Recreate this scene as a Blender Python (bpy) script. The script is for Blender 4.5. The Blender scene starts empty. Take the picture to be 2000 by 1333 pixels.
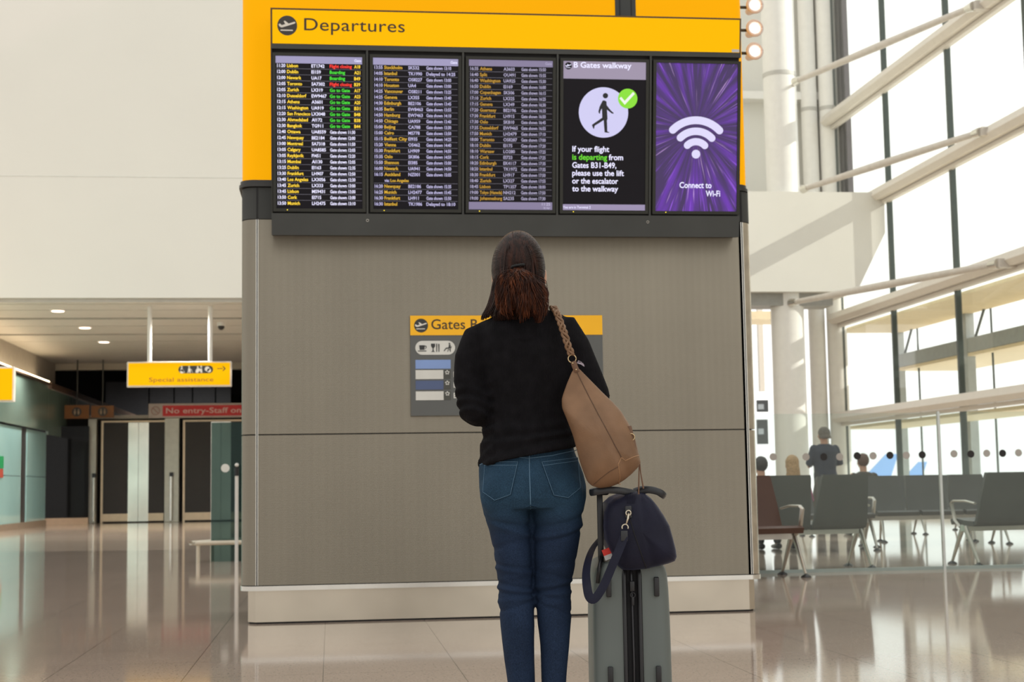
import bpy, bmesh, math, random
from mathutils import Vector, Matrix, noise
from mathutils.bvhtree import BVHTree
C = bpy.context.scene.collection
PI = math.pi
R_ = math.radians
rnd = random.Random(7)

# ---------------------------------------------------------------- camera
FPX = 2911.5                                    # focal length in pixels of the 2000 px wide frame
CAM = Vector((-1.1194, -9.9179, .867))
YAW, PITCH, ROLL = .12179, .09713, -.01575
cF = Vector((math.sin(YAW)*math.cos(PITCH), math.cos(YAW)*math.cos(PITCH), math.sin(PITCH)))
r0 = Vector((math.cos(YAW), -math.sin(YAW), 0)); u0 = r0.cross(cF)
cR = math.cos(ROLL)*r0 + math.sin(ROLL)*u0
cU = -math.sin(ROLL)*r0 + math.cos(ROLL)*u0
cam = bpy.data.cameras.new('camera'); camo = bpy.data.objects.new('camera', cam); C.objects.link(camo)
camo.matrix_world = Matrix(((cR.x, cU.x, -cF.x, CAM.x), (cR.y, cU.y, -cF.y, CAM.y), (cR.z, cU.z, -cF.z, CAM.z), (0, 0, 0, 1)))
cam.sensor_width = 36; cam.lens = FPX/2000*36; cam.clip_end = 600
cam.dof.use_dof = True; cam.dof.focus_distance = 4.5; cam.dof.aperture_fstop = 8.0
bpy.context.scene.camera = camo

# ---------------------------------------------------------------- world, sun, exposure
sc = bpy.context.scene
sc.view_settings.view_transform = 'Standard'; sc.view_settings.look = 'None'
sc.view_settings.exposure = 0.0; sc.view_settings.gamma = 1; sc.view_settings.use_curve_mapping = False
W = bpy.data.worlds.new('world'); sc.world = W; W.use_nodes = True
wn, wl = W.node_tree.nodes, W.node_tree.links
tc = wn.new('ShaderNodeTexCoord'); sp = wn.new('ShaderNodeSeparateXYZ'); wl.new(tc.outputs['Generated'], sp.inputs[0])
mx = wn.new('ShaderNodeMath'); mx.operation = 'MULTIPLY_ADD'; wl.new(sp.outputs['X'], mx.inputs[0]); mx.inputs[1].default_value = .9; mx.inputs[2].default_value = 0
my = wn.new('ShaderNodeMath'); my.operation = 'MULTIPLY_ADD'; wl.new(sp.outputs['Y'], my.inputs[0]); my.inputs[1].default_value = .60; wl.new(mx.outputs[0], my.inputs[2])
mz = wn.new('ShaderNodeMath'); mz.operation = 'MULTIPLY_ADD'; wl.new(sp.outputs['Z'], mz.inputs[0]); mz.inputs[1].default_value = .55; wl.new(my.outputs[0], mz.inputs[2])
mr = wn.new('ShaderNodeMapRange'); wl.new(mz.outputs[0], mr.inputs['Value'])
mr.inputs['From Min'].default_value = -.8; mr.inputs['From Max'].default_value = .8
mr.inputs['To Min'].default_value = .84; mr.inputs['To Max'].default_value = 1.45
bg = wn['Background']; bg.inputs['Color'].default_value = (1, .985, .95, 1)
wl.new(mr.outputs[0], bg.inputs['Strength'])
sl = bpy.data.lights.new('sun', 'SUN'); so = bpy.data.objects.new('sun', sl); C.objects.link(so)
sl.energy = 4.2; sl.angle = R_(.6); sl.color = (1, .94, .84)
so.rotation_euler = Vector((.85, -.22, .44)).to_track_quat('Z', 'Y').to_euler()


def at(px, py, X=None, Y=None, Z=None):
    """the point of the place seen at a pixel of the photograph, on a plane of known distance"""
    d = cF + cR*((px-1000)/FPX) - cU*((py-666.5)/FPX)
    t = (X-CAM.x)/d.x if X is not None else (Y-CAM.y)/d.y if Y is not None else (Z-CAM.z)/d.z
    return CAM + d*t

# ---------------------------------------------------------------- materials
MATS = {}


def mat(name, col, rough=.5, metal=0, emit=0, ecol=None, var=.06, vscale=6, spec=.5, bump=0, bscale=200, alpha=None):
    if name in MATS: return MATS[name]
    m = bpy.data.materials.new(name); m.use_nodes = True
    n, l = m.node_tree.nodes, m.node_tree.links; b = n['Principled BSDF']
    b.inputs['Roughness'].default_value = rough; b.inputs['Metallic'].default_value = metal
    b.inputs['Specular IOR Level'].default_value = spec
    t = n.new('ShaderNodeTexCoord')
    nz = n.new('ShaderNodeTexNoise'); nz.inputs['Scale'].default_value = vscale; l.new(t.outputs['Object'], nz.inputs['Vector'])
    r = n.new('ShaderNodeMapRange'); l.new(nz.outputs['Fac'], r.inputs['Value']); r.inputs['To Min'].default_value = 1-var; r.inputs['To Max'].default_value = 1+var
    r.inputs['From Min'].default_value = .3; r.inputs['From Max'].default_value = .7
    v = n.new('ShaderNodeVectorMath'); v.operation = 'SCALE'; v.inputs[0].default_value = col; l.new(r.outputs[0], v.inputs['Scale'])
    l.new(v.outputs[0], b.inputs['Base Color'])
    if emit:
        b.inputs['Emission Color'].default_value = (*(ecol or col), 1); b.inputs['Emission Strength'].default_value = emit
    if bump:
        z = n.new('ShaderNodeTexNoise'); z.inputs['Scale'].default_value = bscale; l.new(t.outputs['Object'], z.inputs['Vector'])
        bp = n.new('ShaderNodeBump'); bp.inputs['Strength'].default_value = bump; bp.inputs['Distance'].default_value = .002
        l.new(z.outputs['Fac'], bp.inputs['Height']); l.new(bp.outputs[0], b.inputs['Normal'])
    MATS[name] = m
    return m


def nodes_of(m):
    n = m.node_tree.nodes
    return n, m.node_tree.links, n['Principled BSDF']


def glassmat(name, tint, refl=.08, opaque=0.0, ocol=(.5, .6, .58)):
    m = bpy.data.materials.new(name); m.use_nodes = True; n, l = m.node_tree.nodes, m.node_tree.links
    n.remove(n['Principled BSDF']); out = n['Material Output']
    tr = n.new('ShaderNodeBsdfTransparent'); tr.inputs[0].default_value = (*tint, 1)
    gl = n.new('ShaderNodeBsdfGlossy'); gl.inputs['Roughness'].default_value = .02
    fr = n.new('ShaderNodeFresnel'); fr.inputs[0].default_value = 1.35
    ge = n.new('ShaderNodeNewGeometry'); fb_ = n.new('ShaderNodeMath'); fb_.operation = 'SUBTRACT'; fb_.inputs[0].default_value = 1; l.new(ge.outputs['Backfacing'], fb_.inputs[1])
    fm = n.new('ShaderNodeMath'); fm.operation = 'MULTIPLY'; l.new(fr.outputs[0], fm.inputs[0]); l.new(fb_.outputs[0], fm.inputs[1])
    mxs = n.new('ShaderNodeMixShader'); l.new(fm.outputs[0], mxs.inputs[0]); l.new(tr.outputs[0], mxs.inputs[1]); l.new(gl.outputs[0], mxs.inputs[2])
    last = mxs
    if opaque:
        df = n.new('ShaderNodeBsdfDiffuse'); df.inputs[0].default_value = (*ocol, 1)
        m2 = n.new('ShaderNodeMixShader'); m2.inputs[0].default_value = opaque; l.new(mxs.outputs[0], m2.inputs[1]); l.new(df.outputs[0], m2.inputs[2]); last = m2
    l.new(last.outputs[0], out.inputs[0]); MATS[name] = m
    return m


# floor: polished terrazzo tiles with dark joints and fine chips
def floor_mat():
    m = mat('polished_terrazzo', (.50, .395, .32), .07, var=.05, vscale=1.3, spec=.55); n, l, b = nodes_of(m)
    t = n.new('ShaderNodeTexCoord')
    base = b.inputs['Base Color'].links[0].from_socket
    def chips(scale, lo, hi, colr, prev):
        v = n.new('ShaderNodeTexNoise'); v.inputs['Scale'].default_value = scale; v.inputs['Detail'].default_value = 1.0; l.new(t.outputs['Object'], v.inputs['Vector'])
        r = n.new('ShaderNodeMapRange'); r.inputs['From Min'].default_value = lo; r.inputs['From Max'].default_value = hi; l.new(v.outputs['Fac'], r.inputs['Value'])
        x = n.new('ShaderNodeMix'); x.data_type = 'RGBA'; l.new(r.outputs[0], x.inputs['Factor']); l.new(prev, x.inputs['A']); x.inputs['B'].default_value = (*colr, 1)
        return x.outputs['Result']
    c = chips(70, .62, .70, (.24, .20, .165), base)
    c = chips(95, .66, .72, (.62, .56, .48), c)
    sx = n.new('ShaderNodeSeparateXYZ'); l.new(t.outputs['Object'], sx.inputs[0])
    masks = []
    for ax, off in (('X', TX), ('Y', TY)):
        a = n.new('ShaderNodeMath'); a.operation = 'SUBTRACT'; l.new(sx.outputs[ax], a.inputs[0]); a.inputs[1].default_value = off
        p = n.new('ShaderNodeMath'); p.operation = 'PINGPONG'; l.new(a.outputs[0], p.inputs[0]); p.inputs[1].default_value = TILE/2
        g = n.new('ShaderNodeMath'); g.operation = 'LESS_THAN'; l.new(p.outputs[0], g.inputs[0]); g.inputs[1].default_value = .0017
        masks.append(g)
    mm = n.new('ShaderNodeMath'); mm.operation = 'MAXIMUM'; l.new(masks[0].outputs[0], mm.inputs[0]); l.new(masks[1].outputs[0], mm.inputs[1])
    x = n.new('ShaderNodeMix'); x.data_type = 'RGBA'; l.new(mm.outputs[0], x.inputs['Factor']); l.new(c, x.inputs['A']); x.inputs['B'].default_value = (.10, .085, .07, 1)
    l.new(x.outputs['Result'], b.inputs['Base Color'])
    return m


TILE = .645
TX = at(635.5, 1215, Z=0).x
TY = at(560, 1242, Z=0).y
MFLOOR = floor_mat()

white = mat('white_wall_paint', (.64, .63, .585), .6, var=.015, vscale=.5)
whitec = mat('white_painted_steel', (.74, .73, .70), .32, var=.02)
greyd = mat('dark_grey_powder_coat', (.066, .069, .066), .6, spec=.25, var=.08, vscale=3, bump=.15, bscale=900)
greyb = mat('charcoal_monitor_bezel', (.038, .039, .034), .55, spec=.25, var=.05)
black = mat('black_recess', (.006, .005, .005), .6)
blackp = mat('black_plastic', (.012, .012, .014), .32)
steel = mat('brushed_steel_plinth', (.60, .54, .44), .24, .85, var=.07, vscale=2.5)
steelb = mat('bright_steel_trim', (.74, .72, .66), .22, .9, var=.04)
yellow = mat('lit_yellow_panel', (.30, .125, .0), .6, emit=.78, ecol=(1, .445, .0), var=.02, vscale=1, spec=.08)
yellow2 = mat('lit_yellow_header', (.30, .155, .0), .6, emit=.78, ecol=(1, .52, .0), var=.02, vscale=1, spec=.08)
yellows = mat('yellow_sign_vinyl', (.92, .47, .004), .5, emit=.10, ecol=(1, .5, 0), var=.02)
brownink = mat('dark_brown_lettering', (.05, .03, .012), .5)
inkgrey = mat('charcoal_ink', (.035, .036, .035), .5)
scrblack = mat('screen_black', (.006, .005, .007), .45, emit=.006, ecol=(.9, .8, 1), spec=.12)
wtext = mat('white_screen_text', (.1, .1, .1), .5, emit=1.1, ecol=(.78, .76, 1))
ytext = mat('yellow_screen_text', (.1, .08, .01), .5, emit=1.1, ecol=(1, .66, .03))
gtext = mat('green_screen_text', (.01, .1, .01), .5, emit=1.1, ecol=(.05, .72, .03))
rtext = mat('red_screen_text', (.1, .01, .01), .5, emit=1.1, ecol=(1, .03, .02))
lilac = mat('lilac_screen_bar', (.05, .05, .06), .5, emit=.85, ecol=(.37, .34, .56))
lilacd = mat('dim_lilac_screen_bar', (.05, .05, .06), .5, emit=.8, ecol=(.25, .21, .36))
rowline = mat('grey_screen_line', (.02, .02, .02), .5, emit=.5, ecol=(.30, .28, .36))
led = mat('yellow_standby_lamp', (.3, .3, 0), .4, emit=1.6, ecol=(1, .75, .05))
limegreen = mat('lime_screen_disc', (.05, .1, .01), .5, emit=.85, ecol=(.25, .80, .03))
iconwhite = mat('pale_lilac_screen_disc', (.1, .1, .1), .5, emit=.85, ecol=(.66, .64, .98))
creamink = mat('cream_sign_ink', (.78, .74, .66), .5)


# woven wire mesh cladding: fine crossing wires
def mesh_mat():
    m = mat('woven_steel_mesh', (.27, .245, .195), .33, .78, var=.05, vscale=1.2, spec=.4); n, l, b = nodes_of(m)
    t = n.new('ShaderNodeTexCoord'); base = b.inputs['Base Color'].links[0].from_socket
    w1 = n.new('ShaderNodeTexWave'); w1.bands_direction = 'Z'; w1.inputs['Scale'].default_value = 41; w1.inputs['Distortion'].default_value = .25
    w1.inputs['Detail'].default_value = 0
    w2 = n.new('ShaderNodeTexWave'); w2.bands_direction = 'X'; w2.inputs['Scale'].default_value = 6.3; w2.inputs['Distortion'].default_value = .2; w2.inputs['Detail'].default_value = 0
    for w in (w1, w2): l.new(t.outputs['Object'], w.inputs['Vector'])
    st = n.new('ShaderNodeMapping'); st.inputs['Scale'].default_value = (5, 5, .05); l.new(t.outputs['Object'], st.inputs[0])
    sn = n.new('ShaderNodeTexNoise'); sn.inputs['Scale'].default_value = 1.6; sn.inputs['Detail'].default_value = 3; l.new(st.outputs[0], sn.inputs['Vector'])  # vertical streaks put soft reflection bands into the steel colour
    a = n.new('ShaderNodeMath'); a.operation = 'MULTIPLY_ADD'; l.new(w1.outputs['Fac'], a.inputs[0]); a.inputs[1].default_value = .30; a.inputs[2].default_value = .80
    a2 = n.new('ShaderNodeMath'); a2.operation = 'MULTIPLY_ADD'; l.new(w2.outputs['Fac'], a2.inputs[0]); a2.inputs[1].default_value = .03; l.new(a.outputs[0], a2.inputs[2])
    a3 = n.new('ShaderNodeMath'); a3.operation = 'MULTIPLY_ADD'; l.new(sn.outputs['Fac'], a3.inputs[0]); a3.inputs[1].default_value = .10; l.new(a2.outputs[0], a3.inputs[2])
    v = n.new('ShaderNodeVectorMath'); v.operation = 'SCALE'; l.new(base, v.inputs[0]); l.new(a3.outputs[0], v.inputs['Scale'])
    l.new(v.outputs[0], b.inputs['Base Color'])
    bp = n.new('ShaderNodeBump'); bp.inputs['Strength'].default_value = .25; bp.inputs['Distance'].default_value = .003
    l.new(w1.outputs['Fac'], bp.inputs['Height']); l.new(bp.outputs[0], b.inputs['Normal'])
    return m


meshm = mesh_mat()

# ---------------------------------------------------------------- mesh helpers


class G:
    """collects shapes for ONE mesh object"""
    def __init__(s): s.bm = bmesh.new()

    def box(s, x0, x1, y0, y1, z0, z1, M=None, bev=0):
        b2 = bmesh.new(); bmesh.ops.create_cube(b2, size=1)
        for v in b2.verts: v.co = Vector(((x0+x1)/2+v.co.x*(x1-x0), (y0+y1)/2+v.co.y*(y1-y0), (z0+z1)/2+v.co.z*(z1-z0)))
        if bev: bmesh.ops.bevel(b2, geom=b2.edges[:], offset=bev, segments=3, affect='EDGES', profile=.5)
        s.add(b2, M); return s

    def add(s, b2, M=None):
        if M is not None: b2.transform(M)
        me = bpy.data.meshes.new('t'); b2.to_mesh(me); b2.free(); s.bm.from_mesh(me); bpy.data.meshes.remove(me)

    def rings(s, rs, cap=True, closed=True):
        vs = [[s.bm.verts.new(p) for p in r] for r in rs]; n = len(rs[0])
        for a, b in zip(vs, vs[1:]):
            for i in range(n if closed else n-1):
                j = (i+1) % n
                try: s.bm.faces.new((a[i], a[j], b[j], b[i]))
                except ValueError: pass
        if cap and closed:
            s.bm.faces.new(vs[0][::-1]); s.bm.faces.new(vs[-1])
        return s

    def tube(s, pts, r, n=10, ref=(1, 0, 0), round_=False, cap=True):
        pts = [Vector(p) for p in pts]; k = len(pts)
        rr = [r]*k if not isinstance(r, (list, tuple)) else list(r)
        rr = [(q, q) if not isinstance(q, (list, tuple)) else q for q in rr]
        if round_:
            d0 = (pts[0]-pts[1]).normalized(); d1 = (pts[-1]-pts[-2]).normalized()
            q0, q1 = rr[0], rr[-1]; m0, m1 = min(q0), min(q1)
            a = [(pts[0]+d0*m0*math.sin(t), (q0[0]*math.cos(t), q0[1]*math.cos(t))) for t in (1.45, 1.1, .6)]
            b = [(pts[-1]+d1*m1*math.sin(t), (q1[0]*math.cos(t), q1[1]*math.cos(t))) for t in (.6, 1.1, 1.45)]
            pts = [x[0] for x in a]+pts+[x[0] for x in b]; rr = [x[1] for x in a]+rr+[x[1] for x in b]
        ref = Vector(ref); out = []
        for i, p in enumerate(pts):
            t = (pts[min(i+1, len(pts)-1)]-pts[max(i-1, 0)]).normalized()
            a = ref-t*ref.dot(t)
            if a.length < 1e-3: a = Vector((0, 1, .01))-t*t.y
            a.normalize(); b = t.cross(a); ref = a
            out.append([p+a*rr[i][0]*math.cos(2*PI*j/n)+b*rr[i][1]*math.sin(2*PI*j/n) for j in range(n)])
        s.rings(out, cap); return s

    def bar(s, p, q, w, h, up=(0, 0, 1)):
        p, q = Vector(p), Vector(q); t = (q-p).normalized(); up = Vector(up); a = t.cross(up)
        if a.length < 1e-3: a = t.cross(Vector((1, 0, 0)))
        a.normalize(); b = a.cross(t)
        s.rings([[c+a*w/2*i+b*h/2*j for i, j in ((-1, -1), (1, -1), (1, 1), (-1, 1))] for c in (p, q)]); return s

    def prism(s, pts, y0, y1):
        """outline in x,z extruded along y"""
        a = [s.bm.verts.new((x, y0, z)) for x, z in pts]; b = [s.bm.verts.new((x, y1, z)) for x, z in pts]; n = len(pts)
        s.bm.faces.new(a); s.bm.faces.new(b[::-1])
        for i in range(n): s.bm.faces.new((a[i], b[i], b[(i+1) % n], a[(i+1) % n]))
        return s

    def prismx(s, pts, x0, x1):
        a = [s.bm.verts.new((x0, y, z)) for y, z in pts]; b = [s.bm.verts.new((x1, y, z)) for y, z in pts]; n = len(pts)
        s.bm.faces.new(a); s.bm.faces.new(b[::-1])
        for i in range(n): s.bm.faces.new((a[i], b[i], b[(i+1) % n], a[(i+1) % n]))
        return s

    def prismz(s, pts, z0, z1):
        a = [s.bm.verts.new((x, y, z0)) for x, y in pts]; b = [s.bm.verts.new((x, y, z1)) for x, y in pts]; n = len(pts)
        s.bm.faces.new(a[::-1]); s.bm.faces.new(b)
        for i in range(n): s.bm.faces.new((a[i], a[(i+1) % n], b[(i+1) % n], b[i]))
        return s

    def cyl(s, p, q, r, n=24): return s.tube([p, q], r, n)

    def ball(s, c, r, n=16, sc_=(1, 1, 1)):
        b2 = bmesh.new(); bmesh.ops.create_uvsphere(b2, u_segments=n, v_segments=max(6, n*2//3), radius=r)
        for v in b2.verts: v.co = Vector((v.co.x*sc_[0]+c[0], v.co.y*sc_[1]+c[1], v.co.z*sc_[2]+c[2]))
        s.add(b2); return s

    def torus(s, c, R, r, axis='y', n=28, m=8, a0=0, a1=2*PI):
        pts = []; full = abs(a1-a0-2*PI) < 1e-6
        for i in range(n+1):
            t = a0+(a1-a0)*i/n; x, z = R*math.cos(t), R*math.sin(t)
            pts.append({'y': (c[0]+x, c[1], c[2]+z), 'x': (c[0], c[1]+x, c[2]+z), 'z': (c[0]+x, c[1]+z, c[2])}[axis])
        s.tube(pts, r, m, ref={'y': (0, 1, 0), 'x': (1, 0, 0), 'z': (0, 0, 1)}[axis]); return s

    def build(s, name, m, parent=None, smooth=None, sub=0):
        bmesh.ops.recalc_face_normals(s.bm, faces=s.bm.faces[:])
        me = bpy.data.meshes.new(name); s.bm.to_mesh(me); s.bm.free()
        me.materials.append(m); o = bpy.data.objects.new(name, me); C.objects.link(o)
        if parent is not None: o.parent = parent
        if smooth is not None:
            for p in me.polygons: p.use_smooth = True
            if smooth < 180: me.set_sharp_from_angle(angle=R_(smooth))
        if sub:
            md = o.modifiers.new('subdivision', 'SUBSURF'); md.levels = md.render_levels = sub
        return o


def disc(cx, cz, r, n=40): return [(cx+r*math.cos(2*PI*i/n), cz+r*math.sin(2*PI*i/n)) for i in range(n)]


def flat(name, polys, y, m, parent, th=.0012):
    g = G()
    for p in polys: g.prism(p, y, y+th)
    return g.build(name, m, parent)


def thing(name, label, cat, loc=(0, 0, 0), rot=(0, 0, 0), group=None):
    o = bpy.data.objects.new(name, None); C.objects.link(o); o.empty_display_size = .2
    o.location = loc; o.rotation_euler = rot; o['label'] = label; o['category'] = cat
    if group: o['group'] = group
    return o


def tag(o, label, cat, group=None):
    o['label'] = label; o['category'] = cat
    if group: o['group'] = group
    return o


def struct(o): o['kind'] = 'structure'; return o


def copy_tree(o, parent=None):
    c = o.copy(); C.objects.link(c); c.parent = parent
    for ch in list(o.children): copy_tree(ch, c)
    return c


# lettering: default font turned into one mesh per part
_cu = bpy.data.curves.new('lettering', 'FONT'); _to = bpy.data.objects.new('lettering', _cu); C.objects.link(_to)


def glyphs(body, res=3, bold=0.0, spacing=1.0):
    _cu.body = body; _cu.size = 1; _cu.resolution_u = res; _cu.offset = bold; _cu.space_character = spacing
    bpy.context.view_layer.update()
    dg = bpy.context.evaluated_depsgraph_get(); ev = _to.evaluated_get(dg); me = ev.to_mesh()
    vs = [v.co.copy() for v in me.vertices]; fs = [tuple(p.vertices) for p in me.polygons]; ev.to_mesh_clear()
    return vs, fs


_v, _f = glyphs('H'); CAPH = max(v.y for v in _v)-min(v.y for v in _v)


def text(name, items, y, m, parent, bold=0.0, res=3, spacing=1.0):
    """items: (string, x, z of the baseline, cap height, width or None, align)"""
    g = G()
    for it in items:
        s_, x, z, h, w = it[:5]; al = it[5] if len(it) > 5 else 'l'
        vs, fs = glyphs(s_, res, bold, spacing); k = h/CAPH
        x0 = min(v.x for v in vs); x1 = max(v.x for v in vs)
        kx = w/(x1-x0) if w else k*.93
        off = x-(0 if al == 'l' else (x1-x0)*kx if al == 'r' else (x1-x0)*kx/2)
        bv = [g.bm.verts.new((off+(v.x-x0)*kx, y, z+v.y*k)) for v in vs]
        for f in fs:
            try: g.bm.faces.new([bv[i] for i in f])
            except ValueError: pass
    me = bpy.data.meshes.new(name); g.bm.to_mesh(me); g.bm.free(); me.materials.append(m)
    o = bpy.data.objects.new(name, me); C.objects.link(o); o.parent = parent
    return o


PLANE = [(-.875, .10), (-.80, -.10), (-.62, -.20), (-.45, -.19), (.72, .20), (.83, .27), (.80, .37), (.68, .38), (.14, .20), (-.22, .47), (-.36, .44), (-.20, .14), (-.55, .02), (-.74, .19)]
PBAR = [(-.67, -.42), (.55, -.42), (.57, -.48), (.55, -.54), (-.67, -.54), (-.69, -.48)]


def plane_icon(parent, cx, cz, r, y, dark, light):
    a = flat('pictogram_disc', [disc(cx, cz, r)], y, dark, parent)
    flat('aeroplane_pictogram', [[(cx+u*r, cz+v*r) for u, v in PLANE], [(cx+u*r, cz+v*r) for u, v in PBAR]], y-.0012, light, a)
    return a


# ================================================================= STRUCTURE
g = G(); g.box(-45, 15, -14, 60, -.3, 0); struct(g.build('floor', MFLOOR))

# left: tall white wall over the corridor mouth
YL = at(200, 590, Z=4.62).y
z_edge = at(200, 580, Y=YL).z
g = G(); g.box(-45, 1.2, YL, YL+.6, 4.70, 24)
struct(g.build('wall_left_upper', white))
zs = at(200, 345, Y=YL).z
g = G(); g.box(-45, 1.2, YL-.004, YL+.01, zs-.006, zs+.006); struct(g.build('trim_1', mat('wall_joint', (.62, .62, .58), .6)))
g = G(); g.box(1.2, 1.6, YL, 34.5, 0, 24); struct(g.build('wall_middle', white))
# corridor ceiling: wide painted planks with dark gaps
ceilm = mat('taupe_ceiling_plank', (.47, .45, .40), .6, var=.03)
gaps = [YL+.02]+[at(300, y, Z=4.62).y for y in (594.5, 606, 622.5, 637, 653.5, 667)]+[34.6]
g = G()
for k_, (a, b) in enumerate(zip(gaps, gaps[1:])): g.box(-12, 1.2, a+(.16 if k_ in (3, 5) else .03), b-(.16 if k_ in (2, 4) else .03), 4.62, 4.80)
struct(g.build('ceiling', ceilm))
g = G(); g.box(-12, 1.2, YL+.02, 34.8, 4.95, 5.05); g.box(-14, 1.3, 34.8, 60, 7.3, 7.4); g.box(1.2, 1.3, 34.5, 60, 0, 7.4); g.box(-14, -13.9, 34.4, 60, 0, 7.4); g.box(-14, 1.3, 58, 58.2, 0, 7.4); struct(g.build('trim_26', black))  # added black sheet and box: shade for plank gaps and far hall
YS = 34.5
zb = at(300, 722, Y=YS).z
g = G(); g.box(-14, 1.2, YS, YS+.3, zb, 7.4); struct(g.build('trim_2', mat('taupe_soffit', (.44, .40, .32), .6, var=.03)))
# left corridor wall: teal glass panels, with a bulkhead above and a rear opening
XW = -8.75
teal = mat('teal_back_painted_glass', (.38, .64, .64), .08, var=.05, vscale=.8, spec=.6)
tealb = mat('grey_green_glass_bulkhead', (.20, .29, .25), .07, var=.12, vscale=.5, spec=.7)
ytc = at(88, 1015, X=XW).y; yta = at(45, 1015, X=XW).y
g = G()
for a, b in ((8, 14), (14.02, 20.0), (20.02, yta-.35), (yta+.35, ytc)):
    for z0, z1 in ((.16, 1.3), (1.312, 2.50)): g.box(XW-.1, XW, a, b, z0, z1)
struct(g.build('wall_left', teal))
g = G(); g.box(XW-.04, XW+.03, 8, ytc, 0, .16); struct(g.build('baseboard_left', mat('taupe_skirting', (.34, .27, .20), .35, .3)))
g = G(); g.box(XW-.3, XW-.02, yta-.34, yta+.34, 0, 2.5); struct(g.build('trim_3', mat('dark_bronze_reveal', (.035, .028, .03), .3)))
g = G(); g.box(XW-.02, XW+.05, 8, ytc, 2.54, 3.78); g.box(XW-.02, XW+.05, ytc+.02, 56, 2.45, 3.70); struct(g.build('trim_4', tealb))
g = G(); g.box(XW-.06, XW+.12, ytc, 56, 3.70, 3.86); g.box(XW-.5, XW+.14, 8, ytc, 3.80, 3.84); struct(g.build('trim_5', mat('copper_toned_rail', (.26, .17, .12), .3, .5)))
zg = at(50, 640, X=XW-.3).z
g = G(); g.box(XW-.6, XW-.3, 8, 34.5, 3.84, 4.62); struct(g.build('trim_6', mat('grey_upper_wall', (.34, .31, .27), .6)))
o = G().box(XW-.12, XW+.07, 8, ytc, 3.845, 3.90).build('strip_light', mat('warm_strip_light', (.8, .7, .5), .4, emit=6, ecol=(1, .80, .52)))
tag(o, 'long warm glowing strip light along the top of the teal glass wall', 'light')

# doors at the corridor end
YD = 34.1
def DX(px, y=YD): return at(px, 950, Y=y).x
def DZ(py, px=300, y=YD): return at(px, py, Y=y).z
darkd = mat('dark_brown_door_panel', (.022, .017, .014), .45)
postm = mat('satin_post', (.50, .49, .42), .3, .35)
kick = mat('brass_toned_kick_plate', (.62, .48, .33), .28, .55)
zt = DZ(825)
for i, (a, b, ma, mb) in enumerate(((197, 322, 250, 290), (357, 505, 412, 451))):
    d = struct(G().box(DX(a), DX(b), YD, YD+.05, .02, zt).build('door_%d' % (i+1), darkd))
    G().box(DX(ma), DX((ma+mb)/2)-.005, YD-.03, YD, .03, zt-.01).box(DX((ma+mb)/2)+.005, DX(mb), YD-.03, YD, .03, zt-.01).build('door_stile', mat('polished_steel_stile', (.74, .70, .62), .14, .9, var=.1, vscale=1.2), d)
    G().box(DX(a)+.03, DX(ma), YD-.025, YD, .04, DZ(1003)).box(DX(mb), DX(b)-.03, YD-.025, YD, .04, DZ(1003)).build('kick_plate', kick, d)
    G().box(DX(a), DX(a)+.06, YD-.04, YD, 0, zt).box(DX(a), DX(b), YD-.04, YD, zt, zt+.05).build('door_frame', kick, d)
for k, (a, b, dz) in enumerate(((174, 190, 0), (323, 351, 0))):
    p = tag(G().box(DX(a), DX(b), YD-.28, YD, 0, zt+.10, bev=.01).build('door_post', postm), ('slim satin metal post with pull bar, left of the dark double doors', 'broad pale metal post with pull bar between the two dark doors')[k], 'post')
    xh = DX((187, 337)[k])
    G().tube([(xh, YD-.36, .05), (xh, YD-.36, DZ(932))], .045, 10).build('pull_bar', steelb, p)
    G().box(xh-.05, xh+.05, YD-.40, YD-.2, DZ(932), DZ(924)).build('bar_cap', blackp, p)
g = G(); g.box(DX(174), 1.2, YD-.2, YD+.1, zt+.10, DZ(813)+.02); struct(g.build('trim_7', mat('grey_door_header', (.30, .27, .23), .4, .3)))
# dark grey panelled wall above the doors, black beyond
g = G()
xs = [-10.79, -8.93, -7.865, -7.08, -6.095, -5.415]
for a, b in zip(xs, xs[1:]): g.box(a+.03, b-.03, 56, 56.2, 0, 5.63)
struct(g.build('trim_8', mat('slate_overpanel', (.085, .085, .09), .5)))
g = G(); g.box(-13, 1.2, YD+.4, YD+.6, 0, DZ(813)+.02); struct(g.build('wall_back_left', black))
lob = mat('black_glass_panel', (.008, .007, .007), .08, spec=.25)
xb0, xb1 = DX(70, YD-.5), DX(173, YD-.5)
g = G(); g.box(xb0-.5, xb1, YD-.5, YD-.45, .17, 2.75); struct(g.build('window_1', lob))
g = G(); g.box(xb0-.5, xb1, YD-.55, YD-.44, 0, .17); struct(g.build('baseboard_back', mat('peach_skirting', (.60, .42, .28), .3, .3)))
# corridor downlights
for i, (px, py) in enumerate(((113, 607), (166, 640), (203, 668))):
    p = at(px, py, Z=4.61)
    d = thing('downlight', ('round ceiling downlight nearest the hall, glowing warm', 'round ceiling downlight between the nearest and the farthest ones', 'round ceiling downlight farthest down the corridor')[i], 'light', (p.x, p.y, 4.6), group='round downlights in the corridor ceiling')
    G().tube([(0, 0, 0), (0, 0, .02)], .16, 24).build('trim_ring', whitec, d)
    G().tube([(0, 0, -.012), (0, 0, -.002)], .125, 24).build('diffuser', mat('downlight_glow', (1, .8, .7), .4, emit=3, ecol=(1, .80, .66)), d)
for px, py in ((113, 607), (166, 640), (203, 668)):
    p = at(px, py, Z=4.55)
    for dx_ in (-1.2, 2.6):
        ll = bpy.data.lights.new('downlight_lamp', 'SPOT'); lo = bpy.data.objects.new('downlight_lamp', ll); C.objects.link(lo)
        ll.energy = 480; ll.color = (1, .93, .84); ll.spot_size = R_(150); ll.spot_blend = .8; ll.shadow_soft_size = .12; lo.location = (p.x+dx_, p.y, 4.5)
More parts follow.
